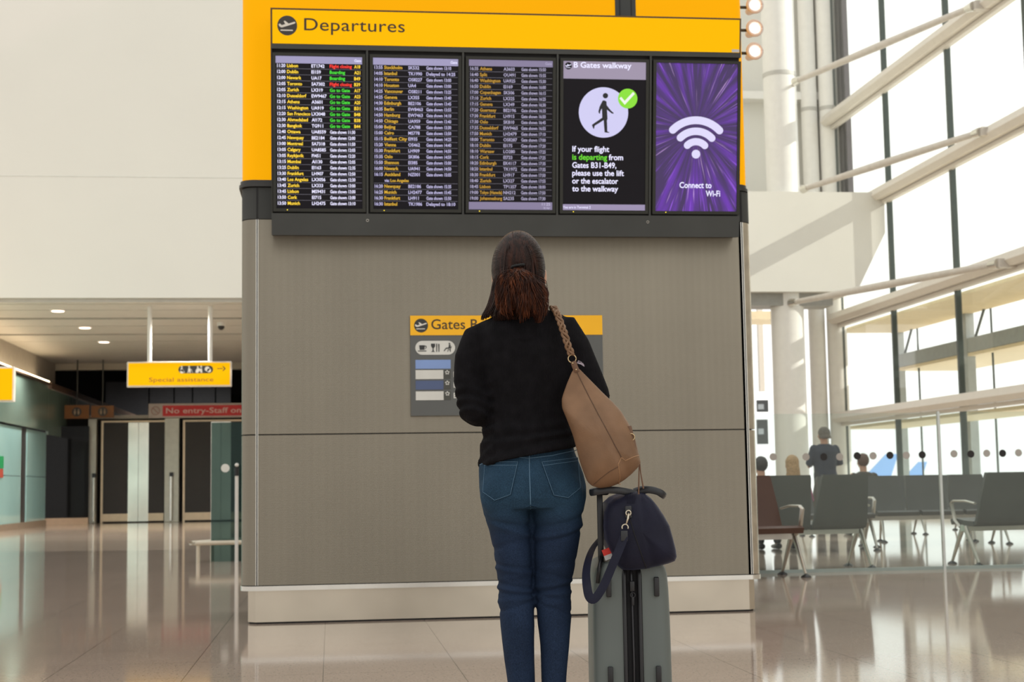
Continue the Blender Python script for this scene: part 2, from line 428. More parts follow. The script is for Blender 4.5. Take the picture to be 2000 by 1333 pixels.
ll = bpy.data.lights.new('added_far_hall_fill', 'SPOT'); lo = bpy.data.objects.new('added_far_hall_fill', ll); C.objects.link(lo)  # added fill spot to lift the slate panels, no fixture there
ll.energy = 1500; ll.spot_size = R_(160); ll.spot_blend = .8; ll.shadow_soft_size = .3; lo.location = (-7, 50, 7.1)
p = at(432, 632, Z=4.6)
d = thing('dome_camera', 'small dark dome camera hanging from the corridor ceiling', 'camera', (p.x, p.y, 4.62))
G().tube([(0, 0, -.08), (0, 0, 0)], .09, 16).build('mount', whitec, d); G().ball((0, 0, -.1), .075).build('dome', blackp, d, 180)

# hanging signs
def rod_sign(px0, px1, y0, y1, yr, rods, label):
    Y = yr; a, b = at(px0, y0, Y=Y), at(px1, y1, Y=Y)
    t = thing('hanging_sign', label, 'sign', ((a.x+b.x)/2, Y, b.z))
    w, h = b.x-a.x, a.z-b.z
    G().box(-w/2, w/2, .01, .13, 0, h, bev=.01).build('sign_box', mat('pale_sign_casing', (.72, .66, .60), .4), t)
    G().box(-w/2+.03, w/2-.03, -.004, .012, .03, h-.03).build('face', yellow2, t)
    for px in rods:
        x = at(px, y0, Y=Y).x-t.location.x; G().tube([(x, .07, h), (x, .07, 4.62-b.z)], .045, 10).build('hanging_rod', whitec, t)
    return t, w, h
t, w, h = rod_sign(248, 452, 707, 755, at(291, 598, Z=4.62).y, (291, 410), 'yellow hanging sign reading Special assistance with a row of pictograms and arrow')
px = w/204
P = lambda x, y: (-w/2+(x-248)*px, (755-y)*px)
text('lettering', [('Special assistance', *P(291, 745), .085, 126*px)], -.008, mat('faded_orange_ink', (.42, .16, .01), .5), t, .008)
pill = [P(355+7*math.cos(a), 721-7.6*math.sin(a)) for a in [PI/2+PI*i/12 for i in range(13)]]+[P(409+7*math.cos(a), 721-7.6*math.sin(a)) for a in [-PI/2+PI*i/12 for i in range(13)]]
pi_ = flat('pictogram_pill', [pill], -.006, inkgrey, t)
def pict(polys, y=-.009, m_=creamink, nm='pictogram', par=None): return flat(nm, [[P(*q) for q in pl] for pl in polys], y, m_, par)
circ = lambda x, y, r, n=14: [(x+r*math.cos(2*PI*i/n), y+r*math.sin(2*PI*i/n)) for i in range(n)]
pict([circ(354.5, 715.5, 1.8), [(353, 718), (356, 718), (357, 722), (361, 726), (359.5, 727.5), (355, 724), (351, 724)], circ(355, 724.5, 4)], par=pi_)
pict([circ(369, 715.5, 1.7), [(367.5, 718), (371, 718), (372.5, 722), (372, 728), (370.5, 728), (369, 724), (367.5, 728), (366, 728), (367, 722)], [(373, 720), (373.8, 720), (376.5, 728), (375.8, 728)]], par=pi_)
pict([circ(386, 716, 1.7), circ(392.5, 715.5, 2), [(384.5, 718), (388, 718), (391, 720), (394, 718), (395, 727), (392, 728), (390, 723), (386, 728), (382, 727.5), (381.5, 724)]], par=pi_)
pict([circ(404.5, 720, 5), circ(408, 723, 4)], par=pi_)
pict([[(424, 718.8), (435, 718.8), (435, 720.2), (424, 720.2)], [(434, 714.5), (436, 714.5), (441, 719.5), (436, 724.5), (434, 724.5), (438, 719.5)]], m_=brownink, nm='arrow', par=t)
t2, w2, h2 = rod_sign(-60, 27, 717, 785, at(0, 560, Z=4.62).y if False else 16.0, (), 'plain yellow hanging sign cut off by the left edge of the photo')
G().tube([(-.2, .07, h2), (-.2, .07, 7)], .03, 10).build('hanging_rod', whitec, t2)
# no entry sign
ys = YD-.3; a, b = at(290, 789, Y=ys), at(505, 815, Y=ys)
t = thing('no_entry_sign', 'red and white sign reading No entry-Staff only above the dark doors', 'sign', (a.x, ys, b.z))
w, h = b.x-a.x, a.z-b.z; px = w/215
G().box(0, w, .01, .1, 0, h, bev=.01).build('sign_box', mat('grey_sign_casing', (.52, .46, .42), .4), t)
G().box(.4, w-.03, -.002, .012, .05, h-.06).build('red_face', mat('red_sign_face', (.42, .02, .022), .5, emit=.12, ecol=(.6, .02, .02)), t)
G().torus((.2, -.004, h/2), .115, .012).tube([(.12, -.004, h/2+.08), (.28, -.004, h/2-.08)], .012, 8).build('prohibition_symbol', mat('pinkish_ink', (.42, .26, .22), .5), t, 60)
text('lettering', [('No entry-Staff only', (324-290)*px, h/2-.075, .15, 2.35)], -.006, mat('pinkish_white_ink', (.72, .55, .50), .5), t, .012)
# toilet signs seen dimly left of the doors
ys = YD-.8
for i, (x0, x1, y0, y1, cx) in enumerate(((126, 174, 792, 818, 150), (178, 222, 793, 816, 201))):
    a, b = at(x0, y0, Y=ys), at(x1, y1, Y=ys)
    t = thing('toilet_sign', ('dim orange toilet sign with dark disc, left one of the pair', 'dim orange toilet sign with dark disc, right one of the pair by the doors')[i], 'sign', (a.x, ys, b.z), group='dim orange toilet signs')
    w, h = b.x-a.x, a.z-b.z
    G().box(0, w, 0, .06, 0, h).build('panel', mat('dim_orange_panel', (.20, .07, .008), .4), t)
    cxx = at(cx, y0, Y=ys).x-a.x
    dd = flat('pictogram_disc', [disc(cxx, h/2, .13)], -.004, inkgrey, t)
    for s in (-.05, .05):
        flat('figure_pictogram', [disc(cxx+s, h/2+.06, .02, 12), [(cxx+s-.025, h/2+.03), (cxx+s+.025, h/2+.03), (cxx+s+.03, h/2-.02), (cxx+s+.012, h/2-.08), (cxx+s-.012, h/2-.08), (cxx+s-.03, h/2-.02)]], -.008, mat('dim_pale_ink', (.35, .25, .16), .5), dd)
    G().tube([(w/2, .03, h), (w/2, .03, 4.62-b.z)], .02, 8).build('hanging_rod', greyd, t)
# exit mark on the teal wall
p = at(1, 905, X=XW)
t = tag(G().box(XW, XW+.02, p.y-1.2, p.y+.25, p.z-.12, p.z+.16).build('wall_notice', mat('green_notice', (.01, .30, .10), .5)), 'small green notice on the teal wall at the left edge of the photo', 'sign')
p = at(1, 925, X=XW)
tag(G().box(XW, XW+.02, p.y-1.2, p.y+.2, p.z-.10, p.z+.10).build('wall_notice', mat('red_notice', (.45, .08, .05), .5)), 'small red notice below the green one on the teal wall', 'sign')

# glass fin with dot, hand post and low hoop barrier
fin = at(412, 1098, Z=0); fx, fy = fin.x, fin.y
glteal = glassmat('dark_teal_glass', (.46, .57, .54), opaque=.35, ocol=(.035, .075, .07))
f0 = thing('glass_partition', 'upright dark teal glass pane with white dot beside the kiosk', 'partition', (fx, fy, 0))
G().box(0, 1.1, 0, .015, 0, at(412, 826, Y=fy).z).build('glass_pane', glteal, f0)
p = at(440, 915, Y=fy-.004); flat('marking_dot', [disc(p.x-fx, p.z, .052)], -.006, mat('white_vinyl', (.78, .80, .76), .5), f0)
ph = at(462, 1060, Y=fy-.35)
pz = at(462, 930, Y=fy-.35).z
f1 = thing('barrier_post', 'slim white post with dark cap next to the teal glass', 'post', (ph.x, fy-.35, 0))
G().tube([(0, 0, 0), (0, 0, pz)], .022, 12).build('post', whitec, f1, 60)
G().tube([(0, 0, pz), (0, 0, pz+.10)], .03, 12).build('cap', blackp, f1, 60); G().ball((0, 0, pz+.13), .025).build('knob', whitec, f1, 180)
fb = at(372, 1062, Y=fy-.1)
f2 = thing('low_barrier', 'low cream hoop barrier rail around the glass pane foot', 'barrier', (fb.x, fy-.1, 0))
zz = fb.z
G().tube([(1.2, 0, zz), (.06, 0, zz), (0, .05, zz), (.35, .8, zz), (.5, .9, zz), (1.2, .9, zz)], (.028), 12).build('rail', mat('cream_rail', (.68, .62, .50), .35), f2, 60)
for x, y in ((.09, .02), (.22, .55), (.95, 0), (.95, .9)): G().tube([(x, y, 0), (x, y, zz)], .024, 10).build('leg', mat('cream_rail', (.6,)*3), f2, 60)

# ================================================================= RIGHT SIDE: glazed wall
XG = 14.3
glz = glassmat('clear_curtain_glass', (.97, .99, .98))
trm = mat('warm_white_transom', (.70, .66, .60), .35, var=.02)
ym = [at(1650, 850, X=XG).y, at(1745, 850, X=XG).y, at(1881, 850, X=XG).y]
dy = 4.25; mull = [ym[0]-dy*i for i in range(0, 6)]
g = G(); g.box(XG+.02, XG+.05, 8.3, ym[0], .25, 21); struct(g.build('window_2', glz))
mulm = mat('dark_green_grey_mullion', (.045, .06, .055), .4)
g = G()
for y in mull: g.box(XG-.04, XG+.1, y-.05, y+.05, 0, 21)
struct(g.build('trim_9', mulm))
for i, z in enumerate((2.62, 5.62, 8.66, 11.75)):
    g = G(); g.prism([(XG-.42, z+.12), (XG-.36, z+.30), (XG+.02, z+.34), (XG+.02, z+.02), (XG-.30, z+.0)], 8.3, ym[0]+(0 if i != 2 else -3.4))
    g.prism([(XG-.12, z-.10), (XG+.02, z-.10), (XG+.02, z), (XG-.12, z)], 8.3, ym[0]-(.0 if i != 2 else 3.4))
    struct(g.build('trim_%d' % (10+i), trm))
g = G(); g.box(XG-.2, XG+.1, -9.5, ym[0], 0, .28); struct(g.build('trim_15', trm))
g = G(); g.box(XG, XG+.4, -14, 8.3, 0, 21); struct(g.build('added_sun_block_wall', white))  # added unseen wall that keeps the sun off kiosk and woman
# dark end post of the glazed wall, upper levels
a, b = at(1652, 200, Y=33.6), at(1692, 200, Y=33.6)
g = G(); g.box(a.x, XG+.25, 33.2, 34.4, 8.9, 21); struct(g.build('trim_16', mat('dark_aubergine_post', (.085, .075, .085), .5)))
# back wall above, with ledge; white box below
YB = 34.5
g = G(); g.box(1.6, a.x+.1, YB, YB+.3, 6.4, 21); struct(g.build('wall_back_upper', white))
zl = at(1480, 190, Y=YB).z
g = G(); g.box(1.6, a.x, YB-.5, YB, zl-.18, zl+.06); struct(g.build('trim_17', whitec))
yb = 29.6
q = [at(1470, 374, Y=yb), at(1727, 376, Y=yb), at(1729, 455, Y=yb), at(1674, 567, Y=yb), at(1470, 570, Y=yb)]
x0 = 1.6
g = G(); g.prism([(x0, q[0].z), (q[1].x, q[0].z), (q[2].x, q[2].z), (q[3].x, q[4].z), (x0, q[4].z)], yb, yb+3.4)
struct(g.build('wall_right', white))
g = G(); g.box(4.5, q[3].x-.6, yb+.3, yb+1.2, q[4].z-.35, q[4].z); struct(g.build('trim_18', mat('grey_service_tray', (.30, .30, .28), .5)))
# lower end wall beyond, half glazed
YE = 46
zw = at(1500, 765, Y=YE).z
g = G(); g.box(1.6, 14.3, YE, YE+.3, 0, zw); struct(g.build('wall_back_right', mat('pale_green_white_wall', (.50, .53, .47), .6, var=.02)))
g = G()
g.box(1.6, 14.3, YE-.1, YE+.2, zw+.9*3, zw+.9*3+.5); g.box(1.6, 14.3, YE, YE+.1, zw-.05, zw+.1)
xg = at(1487, 700, Y=YE).x; g.box(xg-.12, xg+.08, YE-.1, YE+.1, zw, zw+6)
struct(g.build('trim_19', trm))
g = G(); g.box(1.6, 16, YE-3, YE-1.2, at(1500, 640, Y=YE-3).z+.3, at(1500, 640, Y=YE-3).z+.6); struct(g.build('trim_20', mat('cream_soffit', (.78, .66, .45), .6, var=.04)))
for i, (y0, y1) in enumerate(((782, 805), (820, 868))):
    pa, pb = at(1478, y0, Y=YE-.1), at(1501, y1, Y=YE-.1)
    t = thing('wall_screen', ('dark information screen on the far pale wall, upper of the two', 'dark information screen on the far pale wall, lower of the two')[i], 'screen', (pa.x, YE-.1, pb.z), group='dark wall screens at the far end')
    G().box(0, pb.x-pa.x, 0, .08, 0, pa.z-pb.z).build('panel', mat('slate_screen', (.045, .05, .055), .3), t)
    G().box(.04, (pb.x-pa.x)*.6, -.01, .0, .1+.28*i, .3+.3*i).build('notice', mat('pale_notice', (.32, .36, .40), .5), t)

# columns
def column(pxc, Y, r, z0, z1, label, lean=0):
    p = at(pxc, 800, Y=Y)
    t = thing('round_column', label, 'column', (p.x, Y, 0))
    G().tube([(0, 0, z0), (0, 0, z1)], r, 48).build('shaft', whitec, t, 60)
    G().tube([(0, 0, 0), (0, 0, .12)], r+.04, 48).build('base_collar', steelb, t, 60)
    G().tube([(0, 0, 12.3), (0, 0, 12.42)], r+.012, 48).build('joint_collar', mat('joint_grey', (.48, .47, .44), .5), t, 60)
    return p
c1 = column(1544, 30.3, .46, 0, 21, 'thickest white round column, leftmost by the glazed wall')
column(1601, 34.05, .25, 0, 21, 'slim white round column between the thick column and the rightmost slim one')
column(1640, 33.9, .30, 0, 21, 'slim white round column closest to the glazed wall')
# tie struts from the thick column to the transoms
tie = mat('greige_tie_rod', (.56, .52, .47), .4)
for i, (a, b) in enumerate((((1552, 160, 12.0), (1902, 12, 11.95)), ((1568, 370, 8.85), (1915, 258, 8.85)), ((1545, 592, 5.8), (1950, 515, 5.8)))):
    pa = at(a[0], a[1], Z=a[2]); pb = at(b[0], b[1], X=XG-.5); d = pb-pa
    t = thing('tie_strut', ('uppermost slanting tie strut reaching from the thick column to the glazed wall', 'middle slanting tie strut, above the white box', 'lowest slanting tie strut, passing under the white box')[i], 'strut', pa, group='tie struts of the glazed wall')
    e0 = Vector((c1.x-pa.x+.3, 30.3-pa.y, 0))
    G().tube([d*.03, d*.5, d*.97], [.075, .10, .075], 12).build('rod', tie, t, 60)
    if i != 1: G().tube([e0, d*.03], .045, 10).build('tail_rod', tie, t, 60)
    G().tube([d*.0, d*.035], [.12, .09], 12).build('clevis', steelb, t, 60)
    G().tube([d*.965, d*1.0], [.09, .12], 12).build('clevis', steelb, t, 60)
    G().box(-.02, .5, -.12, .12, -.1, .1, M=Matrix.Translation(d)).build('bracket', tie, t)
# ceiling floodlights cluster beside the kiosk head
# outside: shelf soffits, outer frame, ground
cream = mat('cream_soffit', (.8, .7, .5), .6)
for i, (z, xa, xb) in enumerate(((2.45, XG+.35, XG+2.1), (4.25, XG+2.1, XG+4.3), (5.45, XG+.3, XG+2.3))):
    g = G(); g.box(xa, xb, -8, ym[0]+1, z, z+.09); struct(g.build('trim_%d' % (21+i), cream))
XO = XG+2.2
outm = mat('blue_grey_outer_steel', (.34, .37, .38), .5)
g = G(); g.box(XO-.1, XO+.1, -8, ym[0]+1, 4.35, 4.75); struct(g.build('trim_24', outm))
k = 0
for px in (1762, 1899, 2110):
    p = at(px, 850, X=XO)
    t = thing('outer_post', ('blue grey steel post outside the glass, farthest one beside the columns', 'blue grey steel post outside the glass, near the right photo edge', 'blue grey steel post outside the glass, beyond the right photo edge')[k], 'post', (XO, p.y, -5), group='outer steel posts'); k += 1
    G().box(-.12, .12, -.17, .17, 0, 10.6).build('upright', outm, t)
    for zq in (9.4, ):
        G().tube([(0, -.1, zq-.1), (0, -1.15, zq+1.1)], .04, 8).build('brace', mulm, t)
    for yy in (-1.3, ):
        G().tube([(.1, yy, 3), (.1, yy, 10.5)], .03, 8).build('hanger', mulm, t)
g = G(); g.box(14.6, 500, -200, 590, -5.2, -5); struct(g.build('floor_apron', mat('pale_concrete_apron', (.80, .79, .74), .8, var=.03, vscale=.05)))
# parked aircraft far outside
def plane(x, y, s, rz, label):
    t = thing('aircraft', label, 'aircraft', (x, y, -5), (0, 0, rz), group='aircraft parked outside')
    wm = mat('white_aircraft_skin', (.82, .83, .84), .4); bm_ = mat('blue_tail_paint', (.26, .46, .86), .4)
    G().tube([(-16*s, 0, 3.2*s), (-14*s, 0, 3.2*s), (-10*s, 0, 3.2*s), (10*s, 0, 3.2*s), (16*s, 0, 3.8*s), (19*s, 0, 4.4*s)], [.5*s, 1.4*s, 1.9*s, 1.9*s, 1.1*s, .2*s], 20).build('fuselage', wm, t, 60)
    G().prism([(12*s, 4.6*s), (18*s, 4.8*s), (20*s, 10*s), (17.6*s, 10*s)], -.15*s, .15*s).build('tail_fin', bm_, t)
    for sg in (-1, 1):
        G().prismz([(-2*s, sg*1.5*s), (4*s, sg*1.5*s), (8*s, sg*14*s), (6*s, sg*14*s)], 2.6*s, 2.9*s).build('wing', wm, t)
        G().prismz([(14*s, sg*.6*s), (17*s, sg*.6*s), (19*s, sg*5*s), (17.6*s, sg*5*s)], 4.2*s, 4.4*s).build('tailplane', wm, t)
        G().tube([(-1*s, sg*5*s, 1.7*s), (2.2*s, sg*5*s, 1.7*s)], [.95*s, .7*s], 16).build('engine', bm_, t)
        G().tube([(1*s, sg*2*s, 0), (1*s, sg*2*s, 2.4*s)], .25*s, 8).build('landing_gear', outm, t)
    G().tube([(-12*s, 0, 0), (-12*s, 0, 2*s)], .2*s, 8).build('nose_gear', outm, t)
p = at(1733, 900, Y=300); plane(p.x-20.5, 300, 1.15, 0, 'parked aircraft whose light blue tail shows left of the farthest outer post')
p = at(1796, 915, Y=420); plane(p.x-20, 420, 1.12, 0, 'smaller looking parked aircraft with blue tail, right of the farthest outer post')

# ================================================================= KIOSK
XL, XR, KD = -1.705, 1.782, 1.2
K = thing('kiosk', 'large steel mesh kiosk with glowing yellow top standing on the terminal floor', 'kiosk', (0, 0, 0))
def rr(x0, x1, y0, y1, r, n=8):
    pts = []
    for cx, cy, a in ((x1-r, y1-r, 0), (x0+r, y1-r, PI/2), (x0+r, y0+r, PI), (x1-r, y0+r, 1.5*PI)):
        pts += [(cx+r*math.cos(a+PI/2*i/n), cy+r*math.sin(a+PI/2*i/n)) for i in range(n+1)]
    return pts
ins = .045
cham = [(XL+ins+.05, .02), (XR-ins-.05, .02), (XR-ins, .07), (XR-ins, KD-.05), (XL+ins, KD-.05), (XL+ins, .07)]
G().prismz(cham, 0.012, .215).build('plinth', steel, K, 30)
G().prismz([(x*.995, y+.01) for x, y in cham], 0, .012).build('plinth_gasket', black, K)
G().prismz(rr(XL-.004, XR+.004, -.012, KD, .10), .215, .245).build('plinth_lip', steelb, K, 40)
sL, sR = -1.60, 1.706
zm = 1.228
G().prismz(rr(XL+.02, XR-.02, .02, KD-.02, .09), .24, 2.70).build('core', black, K)
for z0, z1, x in ((.25, zm-.004, 0), (zm+.004, 2.66, 0)):
    o = G().box(sL+.008, sR-.008, 0, .03, z0, z1).build('mesh_panel', meshm, K)
    def corner(xa, sgn):
        pts = []; r = .10
        n = 10
        for i in range(n+1):
            a = PI/2*i/n; pts.append((xa-sgn*r+sgn*r*math.sin(a), r-r*math.cos(a)))
        edge = sR+.006 if sgn > 0 else sL-.006
        out = [(edge, 0)]+pts+[(xa, KD-.1), (xa-sgn*.03, KD-.1), (xa-sgn*.03, .1), (edge, .03)]
        return out
    G().prismz(corner(XL, -1), z0, z1).build('corner_column', meshm, K, 30)
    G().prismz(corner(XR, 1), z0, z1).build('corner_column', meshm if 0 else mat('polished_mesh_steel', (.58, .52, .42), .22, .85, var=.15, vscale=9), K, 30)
for x in (sL, sR): G().box(x-.0030, x+.0030, -.0045, .01, .25, 2.66).build('seam_gap', black, K)
for x in (sL+.0058, sL-.0058, sR-.0058, sR+.0058):
    G().box(x-.0022, x+.0022, -.004, .01, .25, 2.66).build('seam_trim', steelb, K)
G().prismz(rr(XL+.0, XR-.0, -.005, KD, .10), 2.664, 2.875).build('dark_band', greyd, K, 40)
for x in (sL, sR): G().box(x-.005, x+.005, -.008, .0, 2.664, 2.875).build('band_seam', black, K)
G().prismz(rr(XL-.018, XR-.005, -.022, KD, .10), 2.88, 2.90).prismz(rr(XL-.01, XR-.012, -.014, KD, .10), 2.90, 2.925).build('band_flange', mat('near_black_flange', (.035, .033, .03), .4), K, 40)
G().prismz(rr(XL+.002, XR-.012, 0, KD, .10), 2.925, 5.6).build('yellow_head', yellow, K, 40)
gx0, gx1 = at(1202, 10, Y=-.02).x, at(1242, 10, Y=-.02).x
st = G().box(gx0, gx1, -.012, 0, 4.03, 5.6).build('vertical_channel', greyd, K)
G().box(gx0+.028, gx0+.036, -.014, -.01, 4.03, 5.6).box(gx1-.036, gx1-.028, -.014, -.01, 4.03, 5.6).build('channel_groove', black, st)

# departures board, tilted towards the reader
TH = math.atan2(.22, 1.457); BO = Vector((-1.4985, -.15, 2.53))
BX = thing('departures_board', 'wide dark cabinet with yellow Departures header mounted on the kiosk', 'display board', BO, (TH, 0, 0))
yb_ = lambda v: (.140+v*math.sin(TH))/math.cos(TH)
G().prismx([(.045, 0), (.045, 1.476), (yb_(1.476), 1.476), (yb_(0), 0)], 0, 3.142).build('cabinet', greyb, BX)
G().box(0.004, 3.138, .040, .046, .143, 1.236).build('recess', black, BX)
G().box(0, 3.142, 0, .046, 0, .143).build('lower_fascia', greyd, BX)
G().box(0, 3.142, -.002, .046, 1.213, 1.245).build('screen_head_rail', greyd, BX)
G().box(0, 3.142, 0.001, .046, 1.240, 1.476).build('header_surround', mat('dark_header_edge', (.10, .055, .01), .5), BX)
hd = G().box(.012, 3.130, -.004, .02, 1.246, 1.464).build('header', yellow2, BX)
for i in range(1, 5): G().box(.6325*i-.0135, .6325*i-.0015, 0, .046, .143, 1.236).build('divider', greyd, BX)
G().box(0, .008, 0, .046, .143, 1.24).build('divider', greyb, BX)
for x, z in ((.625, .099), (2.509, .10)):
    s_ = G().torus((x, -.001, z), .0075, .0015).build('lock', steelb, BX); G().tube([(x, -.002, z), (x, .0, z)], .005, 12).build('keyhole', black, s_)
text('lettering', [('Departures', .217, 1.334, .078, .655)], -.0062, brownink, hd, .004, 6, 1.04)
plane_icon(hd, .108, 1.362, .064, -.0055, mat('charcoal_disc', (.045, .04, .035), .5), creamink)
lb = G().box(3.078, 3.128, -.006, -.004, 1.248, 1.266).build('asset_label', mat('silver_label', (.55, .58, .62), .3), BX)

L1 = '''11:20|Lisbon|ET1742|Flight closing|A18
12:00|Dublin|EI159|Boarding|A21
12:00|Newark|UA17|Boarding|B49
12:05|Toronto|SA7302|Flight closing|B39
12:05|Zurich|LX319|Go to Gate|A17
12:10|Dusseldorf|EW9467|Go to Gate|A23
12:15|Athens|A3601|Go to Gate|A20
12:15|Washington|UA919|Go to Gate|B31
12:20|San Francisco|LX3048|Go to Gate|B48
12:30|Ahmedabad|AI172|Go to Gate|B38
12:30|Bangkok|TG911|Go to Gate|B44
12:40|Ottawa|UA8559|Gate shown 11:30|
12:45|Newquay|BE2184|Gate shown 12:00|
13:00|Montreal|SA7318|Gate shown 11:50|
13:05|Calgary|UA8585|Gate shown 12:05|
13:05|Reykjavik|FI451|Gate shown 12:20|
13:15|Mumbai|AI130|Gate shown 12:05|
13:25|Dublin|EI163|Gate shown 12:35|
13:30|Frankfurt|LH907|Gate shown 12:50|
13:40|Los Angeles|LX3056|Gate shown 12:30|
13:45|Zurich|LX333|Gate shown 13:00|
13:45|Lisbon|MS9431|Gate shown 13:00|
13:50|Cork|EI715|Gate shown 13:00|
13:50|Munich|LH2475|Gate shown 13:10|'''
L2 = '''13:55|Stockholm|SK532|Gate shown 13:10|
14:05|Istanbul|TK1990|Delayed to 14:25|
14:10|Toronto|OS8227|Gate shown 13:00|
14:10|Houston|UA4|Gate shown 13:00|
14:25|Vancouver|OS8211|Gate shown 13:25|
14:25|Geneva|LX355|Gate shown 13:40|
14:30|Edinburgh|BE2106|Gate shown 13:45|
14:35|Berlin|EW8463|Gate shown 13:55|
14:50|Hamburg|EW7463|Gate shown 14:10|
14:50|Chicago|UA959|Gate shown 13:40|
15:00|Beijing|CA788|Gate shown 13:30|
15:00|Cairo|MS778|Gate shown 13:50|
15:15|Belfast City|EI935|Gate shown 14:25|
15:20|Vienna|OS462|Gate shown 14:40|
15:30|Frankfurt|LH909|Gate shown 14:50|
15:35|Oslo|SK806|Gate shown 14:50|
15:50|Shannon|EI385|Gate shown 15:00|
16:00|Newark|UA941|Gate shown 14:50|
16:15|Auckland|NZ001|Gate shown 15:05|
||via|
16:20|Newquay|BE2186|Gate shown 15:35|
16:25|Munich|LH2477|Gate shown 15:45|
16:30|Frankfurt|LH911|Gate shown 15:50|
16:30|Istanbul|TK1986|Delayed to 18:10|'''
L3 = '''16:35|Athens|A3603|Gate shown 15:50|
16:40|Split|OU491|Gate shown 15:55|
16:40|Washington|UA925|Gate shown 15:30|
16:50|Dublin|EI169|Gate shown 16:00|
17:00|Copenhagen|SK506|Gate shown 16:15|
17:10|Zurich|LX325|Gate shown 16:25|
17:15|Geneva|LX349|Gate shown 16:30|
17:20|Guernsey|BE2196|Gate shown 16:35|
17:30|Frankfurt|LH915|Gate shown 16:50|
17:30|Oslo|SK810|Gate shown 16:45|
17:35|Dusseldorf|EW9465|Gate shown 16:55|
17:50|Munich|LH2479|Gate shown 17:10|
18:00|Toronto|OS8287|Gate shown 17:00|
18:10|Dublin|EI175|Gate shown 17:20|
18:10|Warsaw|LO280|Gate shown 17:25|
18:15|Cork|EI723|Gate shown 17:25|
18:20|Edinburgh|EK4117|Gate shown 17:35|
18:20|Istanbul|TK1972|Gate shown 17:35|
18:30|Frankfurt|LH917|Gate shown 17:50|
18:40|Zurich|LX327|Gate shown 17:55|
18:45|Lisbon|TP1357|Gate shown 18:00|
19:00|Tokyo (Haneda)|NH212|Gate shown 17:50|
19:00|Johannesburg|SA235|Gate shown 17:30|'''
mon_labels = ['leftmost monitor of the board, with green and red flight statuses',
              'second monitor from the left, flight list starting with Stockholm',
              'middle monitor of the board, dimmer flight list with a lilac footer',
              'monitor showing B Gates walkway with a walking figure in a pale disc',
              'rightmost monitor of the board, purple Connect to Wi-Fi screen']


def monitor(i):
    v0 = .154
    org = BO + Vector((.6325*i+.0105, 0, 0)) + v0*Vector((0, -math.sin(TH), math.cos(TH)))
    t = thing('monitor', mon_labels[i], 'monitor', org, (TH, 0, 0), 'monitors in the departures board')
    w, h = .6035, 1.034
    g = G(); g.box(0, .021, .0, .036, 0, h).box(w-.021, w, 0, .036, 0, h).box(.021, w-.021, 0, .036, 0, .021).box(.021, w-.021, 0, .036, h-.019, h)
    bz = g.build('bezel', greyb, t)
    G().ball((.092, -.001, .0115), .0032, 8).build('standby_lamp', led, bz)
    s_ = G().box(.019, w-.019, .008, .034, .019, h-.017).build('screen', scrblack if i < 4 else purple, t)
    return t, s_


def purple_mat():
    m = bpy.data.materials.new('purple_star_streaks'); m.use_nodes = True; n, l = m.node_tree.nodes, m.node_tree.links
    b = n['Principled BSDF']; b.inputs['Base Color'].default_value = (.02, .01, .03, 1); b.inputs['Roughness'].default_value = .3
    t = n.new('ShaderNodeTexCoord'); s = n.new('ShaderNodeSeparateXYZ'); l.new(t.outputs['Object'], s.inputs[0])
    def mth(op, a, b_=None, c_=None):
        q = n.new('ShaderNodeMath'); q.operation = op
        for k_, v in enumerate((a, b_, c_)):
            if v is None: continue
            if isinstance(v, (int, float)): q.inputs[k_].default_value = v
            else: l.new(v, q.inputs[k_])
        return q.outputs[0]
    dx = mth('SUBTRACT', s.outputs['X'], .297); dz = mth('SUBTRACT', s.outputs['Z'], .575)
    ang = mth('ARCTAN2', dz, dx); r = mth('SQRT', mth('ADD', mth('MULTIPLY', dx, dx), mth('MULTIPLY', dz, dz)))
    ca, sa = mth('COSINE', ang), mth('SINE', ang)
    def streak(fr, rs, lo, hi, seed):
        cb = n.new('ShaderNodeCombineXYZ'); l.new(mth('MULTIPLY', ca, fr), cb.inputs[0]); l.new(mth('MULTIPLY', sa, fr), cb.inputs[1])
        l.new(mth('MULTIPLY_ADD', r, rs, seed), cb.inputs[2])
        z = n.new('ShaderNodeTexNoise'); z.inputs['Scale'].default_value = 1; z.inputs['Detail'].default_value = 2; l.new(cb.outputs[0], z.inputs['Vector'])
        q = n.new('ShaderNodeMapRange'); q.inputs['From Min'].default_value = lo; q.inputs['From Max'].default_value = hi; l.new(z.outputs['Fac'], q.inputs['Value'])
        return q.outputs[0]
    a = streak(9, 1.6, .42, .68, 3); b1 = streak(38, 3.4, .60, .78, 11); b2 = streak(22, 2.6, .64, .74, 27)
    fade = n.new('ShaderNodeMapRange'); l.new(r, fade.inputs['Value']); fade.inputs['From Min'].default_value = .05; fade.inputs['From Max'].default_value = .38
    def mixc(f, A, B):
        x = n.new('ShaderNodeMix'); x.data_type = 'RGBA'
        l.new(f, x.inputs['Factor'])
        for k_, v in (('A', A), ('B', B)):
            if isinstance(v, tuple): x.inputs[k_].default_value = (*v, 1)
            else: l.new(v, x.inputs[k_])
        return x.outputs['Result']
    c = mixc(mth('MULTIPLY', a, mth('MULTIPLY_ADD', fade.outputs[0], .85, .15)), (.035, .012, .10), (.15, .02, .50))
    c = mixc(mth('MULTIPLY', b1, fade.outputs[0]), c, (.36, .10, .95))
    c = mixc(mth('MULTIPLY', b2, mth('MULTIPLY', fade.outputs[0], .9)), c, (.75, .45, 1.0))
    l.new(c, b.inputs['Emission Color']); b.inputs['Emission Strength'].default_value = .85
    return m


